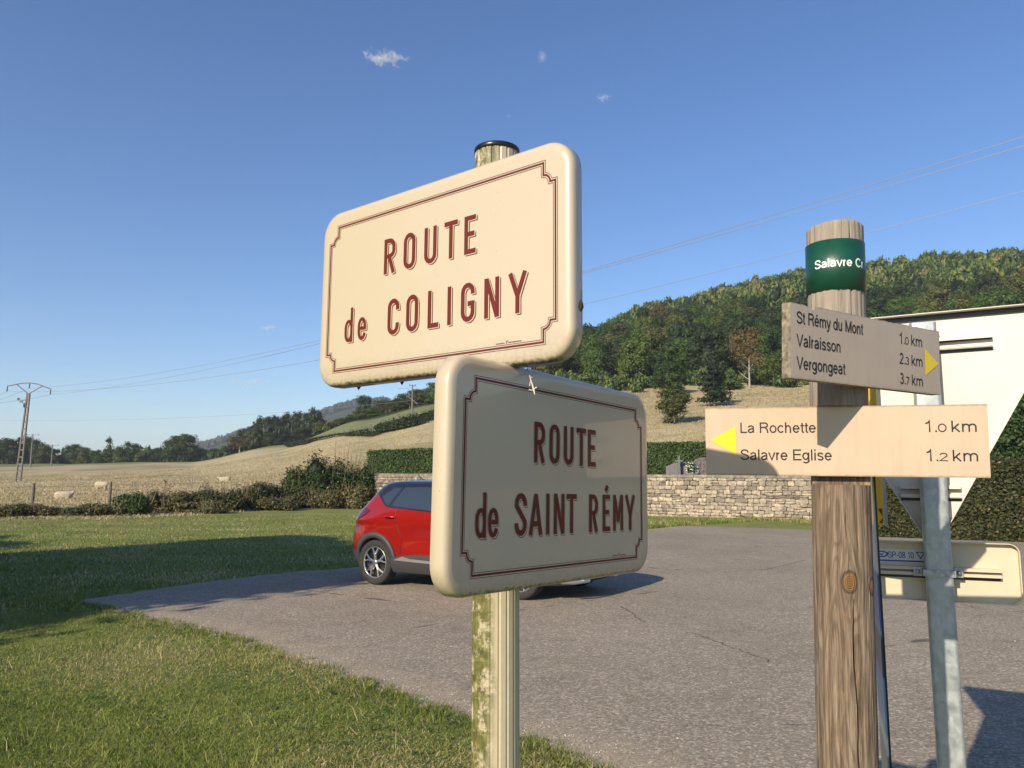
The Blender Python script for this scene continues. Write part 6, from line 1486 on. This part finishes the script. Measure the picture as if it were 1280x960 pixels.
for sd2 in (-1, 1):
    patch('window_surround', [(.325, 1.212), (.40, 1.235), (.585, 1.37), (.70, 1.30), (.86, 1.178), (.93, 1.158), (1.15, 1.145), (2.2, 1.075), (2.96, 1.03), (2.86, 1.16), (2.60, 1.34), (2.36, 1.445), (2.1, 1.495), (.74, 1.495), (.60, 1.46), (.50, 1.40)], M_bp, .0025, car, sd2, .06)
    patch('window', [(.735, 1.325), (.885, 1.195), (.93, 1.195), (1.09, 1.455), (.945, 1.455)], M_glass, .004, car, sd2)
    patch('window', [(.99, 1.185), (1.80, 1.125), (1.83, 1.465), (1.145, 1.462)], M_glass, .004, car, sd2)
    patch('window', [(1.92, 1.118), (2.80, 1.075), (2.55, 1.30), (2.36, 1.435), (1.92, 1.465)], M_glass, .004, car, sd2)
    seam('window_trim', [(.70, 1.33), (.94, 1.475), (1.5, 1.488), (2.3, 1.46)], car, sd2, .005, M_silver if False else M_rimd)
    patch('tail_lamp', [(.19, .955), (.30, .965), (.47, 1.04), (.56, 1.105), (.47, 1.145), (.33, 1.15), (.24, 1.08)], M_tail, .010, car, sd2, .03)
    patch('sill_cladding', [(1.05, .215), (1.05, .40), (1.12, .44), (1.5, .485), (2.5, .48), (2.93, .44), (2.97, .215)], M_clad, .020, car, sd2)
    patch('sill_trim', [(1.12, .395), (1.30, .455), (1.42, .425), (2.85, .385), (2.85, .355), (1.40, .385)], M_silver, .030, car, sd2)
    for wx_ in (WX0, WX1):
        P = []; n2 = 26; a0_, a1_ = radians(-22), radians(202)
        ring_ = [(wx_ + r_ * cos(a0_ + (a1_ - a0_) * k / n2), max(.2, WR + .01 + r_ * sin(a0_ + (a1_ - a0_) * k / n2))) for r_ in (.445, .36) for k in range(n2 + 1)]
        V_ = []; m1 = n2 + 1
        for (x, z) in ring_[:m1]: V_.append((x, sd2 * (side_y(min(max(x, .01), 4.1), z) + .001), z))
        for (x, z) in ring_[:m1]: x2 = wx_ + (x - wx_) * .985; V_.append((x2, sd2 * (side_y(min(max(x2, .01), 4.1), z) + .016), z))
        for (x, z) in ring_[m1:]: V_.append((x, sd2 * (side_y(min(max(x, .01), 4.1), z) + .014), z))
        for (x, z) in ring_[m1:]: V_.append((x, sd2 * (side_y(min(max(x, .01), 4.1), z) - .14), z))
        b = MB(); b.add(V_, [(r_*m1+k, r_*m1+k+1, (r_+1)*m1+k+1, (r_+1)*m1+k) for r_ in range(3) for k in range(n2)], M_clad, True); b.build('wheel_arch', car)
    seam('door_seam', [(1.10, 1.17), (1.13, .95), (1.26, .72), (1.24, .5)], car, sd2, .0035)
    seam('door_seam', [(1.86, 1.46), (1.87, 1.10), (1.92, .48)], car, sd2, .0035); seam('door_seam', [(2.84, 1.06), (2.90, .8), (2.86, .48)], car, sd2, .0035)
    seam('fuel_flap_seam', [(.42, .94), (.40, .80), (.46, .76), (.60, .77), (.62, .93)], car, sd2, .0025)
    for xh, zh in ((1.02, 1.02), (2.05, .985)):
        b = MB(); y_ = side_y(xh, zh); b.tube([(xh - .11, sd2 * (y_ + .004), zh), (xh - .07, sd2 * (y_ + .035), zh + .006), (xh + .07, sd2 * (y_ + .035), zh + .004), (xh + .11, sd2 * (y_ + .004), zh - .004)], [.012, .015, .015, .012], M_red, 8); b.build('door_handle', car)
    # mirror, head lamp, bumper lip
    b = MB(); ym = side_y(2.72, 1.1); b.tube([(2.70, sd2 * (ym - .02), 1.08), (2.74, sd2 * (ym + .08), 1.11)], .025, M_black, 6); b.tube([(2.70, sd2 * (ym + .06), 1.13), (2.73, sd2 * (ym + .15), 1.135), (2.74, sd2 * (ym + .21), 1.12)], [.07, .085, .05], M_bp, 10); b.build('mirror', car)
    patch('head_lamp', [(3.74, .76), (4.00, .74), (4.03, .84), (3.80, .87)], simple('lamp_glass', (.5, .5, .52), .1, .3), .006, car, sd2, .05)
    for wx_ in (WX0, WX1):
        wm = Matrix.Translation((wx_, sd2 * WY, WR)) @ Matrix.Rotation(-sd2 * pi / 2, 4, 'X')      # local +z points outwards
        b = MB(); prof = [(.225, -.10), (.30, -.105), (.322, -.095), (.333, -.07), (.335, 0), (.333, .07), (.322, .095), (.30, .104), (.262, .100), (.232, .088), (.225, .08), (.225, -.10)]
        b.lathe(prof, M_tyre, 56); wl = b.build('wheel', car); wl.matrix_local = wm
        b = MB(); b.lathe([(.232, .088), (.226, .086), (.222, .05), (.21, .02), (.0, .01)], M_rimd, 40); b.lathe([(.234, .0885), (.228, .0915), (.220, .088), (.216, .07)], M_rims, 48)
        for k in range(5):
            t = 2 * pi * k / 5 + .3
            for dt in (-1, 1):
                p0_ = Vector((cos(t) * .035, sin(t) * .035, .075)); p1_ = Vector((cos(t + dt * .08) * .12, sin(t + dt * .08) * .12, .082)); p2_ = Vector((cos(t + dt * .27) * .222, sin(t + dt * .27) * .222, .082))
                b.tube([p0_, p1_, p2_], [.020, .015, .013], M_rims, 5, smooth=False)
        b.lathe([(.045, .07), (.045, .09), (.03, .097), (0, .098)], M_rims, 20)
        b.build('rim', wl)
b = MB(); b.box((.16, 0, .50), (.10, 1.30, .10), M_clad); b.box((.13, 0, .82), (.14, .5, .12), M_white); b.build('rear_bumper', car)
b = MB(); b.box((2.0, 0, .26), (3.3, 1.45, .14), M_black); b.build('underbody', car)
b = MB(); b.tube([(4.10, -.55, .30), (4.12, 0, .29), (4.10, .55, .30)], .028, M_silver, 8); b.tube([(3.93, -.80, .27), (4.05, -.66, .26), (4.11, -.4, .26)], .03, M_silver, 8); b.tube([(3.93, .80, .27), (4.05, .66, .26), (4.11, .4, .26)], .03, M_silver, 8); b.build('front_skid_trim', car)
b = MB(); b.tube([(.95, 0, 1.56), (.86, 0, 1.60), (.80, 0, 1.67)], [.012, .008, .004], M_black, 6); b.build('aerial', car)

# ------------------------------------------------------------------ small clouds, far beyond everything else
def cloud(px, py, wpx, hpx, D, dens, label, seed, rot=0.0):
    p = at(px, py, D); k = D / 960
    bm = bmesh.new(); bmesh.ops.create_icosphere(bm, subdivisions=3, radius=1); me = bpy.data.meshes.new('cloud'); 
    for v in bm.verts: v.co.x *= wpx * k / 2; v.co.y *= (wpx + hpx) * k / 5; v.co.z *= hpx * k / 2
    bm.to_mesh(me); bm.free()
    a = Mat('cloud_vapour'); t = a.t; t.nodes.remove(a.b); out = [n_ for n_ in t.nodes if n_.type == 'OUTPUT_MATERIAL'][0]
    oc = a.coord('Object', (2 / (wpx * k), 5 / ((wpx + hpx) * k), 2 / (hpx * k))); ln = a.n('ShaderNodeVectorMath', operation='LENGTH'); a.L(oc, ln.inputs[0])
    oc2 = a.coord('Object', (1, 1, 1)); nz2 = a.noise(oc2, 9.0 / (wpx * k) , 7, .68, .6)
    dn = a.math('SUBTRACT', a.math('ADD', a.math('MULTIPLY', a.math('SUBTRACT', nz2, .5), 3.4), .42), a.math('MULTIPLY', ln.outputs['Value'], .95))
    dn = a.math('MULTIPLY', dn, dens, clamp=False); dn = a.math('MAXIMUM', dn, 0)
    pv = a.n('ShaderNodeVolumePrincipled'); pv.inputs['Color'].default_value = (.98, .97, .96, 1); pv.inputs['Anisotropy'].default_value = .0; a.L(dn, pv.inputs['Density']); a.L(pv.outputs[0], out.inputs['Volume'])
    me.materials.append(a.m); o = mobj('cloud', me, None, p); o.rotation_euler = (0, rot, 0); tag(o, label, 'cloud')
cloud(480, 73, 88, 26, 5200, .05, 'largest small white cloud, high in the sky above the upper plate', 1, .12)
cloud(678, 71, 20, 28, 5200, .035, 'small upright cloud wisp right of the largest cloud', 2)
cloud(754, 122, 30, 18, 5200, .04, 'small cloud puff highest on the right side of the sky', 3)
cloud(636, 145, 16, 10, 5200, .012, 'very faint tiny cloud wisp above the post cap', 4)
cloud(335, 410, 30, 12, 5600, .07, 'small flat cloud left of the upper plate', 5)
cloud(312, 478, 76, 16, 6000, .022, 'faint hazy cloud streak low above the pine wood', 6)
cloud(786, 395, 30, 14, 5600, .03, 'bright cloud tip peeking over the wooded hill', 7)

# ------------------------------------------------------------------ air
b = MB(); x_ = 3700; b.add([(sx2 * x_, sy2 * x_, sz2) for sz2 in (-1.2, 185) for sx2, sy2 in ((-1, -1), (1, -1), (1, 1), (-1, 1))], [(0, 3, 2, 1), (4, 5, 6, 7), (0, 1, 5, 4), (1, 2, 6, 5), (2, 3, 7, 6), (3, 0, 4, 7)], M_black)
hz = b.build('haze'); a = Mat('air'); t = a.t; t.nodes.remove(a.b); out = [n_ for n_ in t.nodes if n_.type == 'OUTPUT_MATERIAL'][0]
pv = a.n('ShaderNodeVolumePrincipled'); pv.inputs['Color'].default_value = (.80, .88, 1.0, 1); pv.inputs['Density'].default_value = .00024; pv.inputs['Anisotropy'].default_value = .1; a.L(pv.outputs[0], out.inputs['Volume'])
hz.data.materials.clear(); hz.data.materials.append(a.m); tag(hz, 'thin blue haze filling the air', 'haze', kind='stuff')
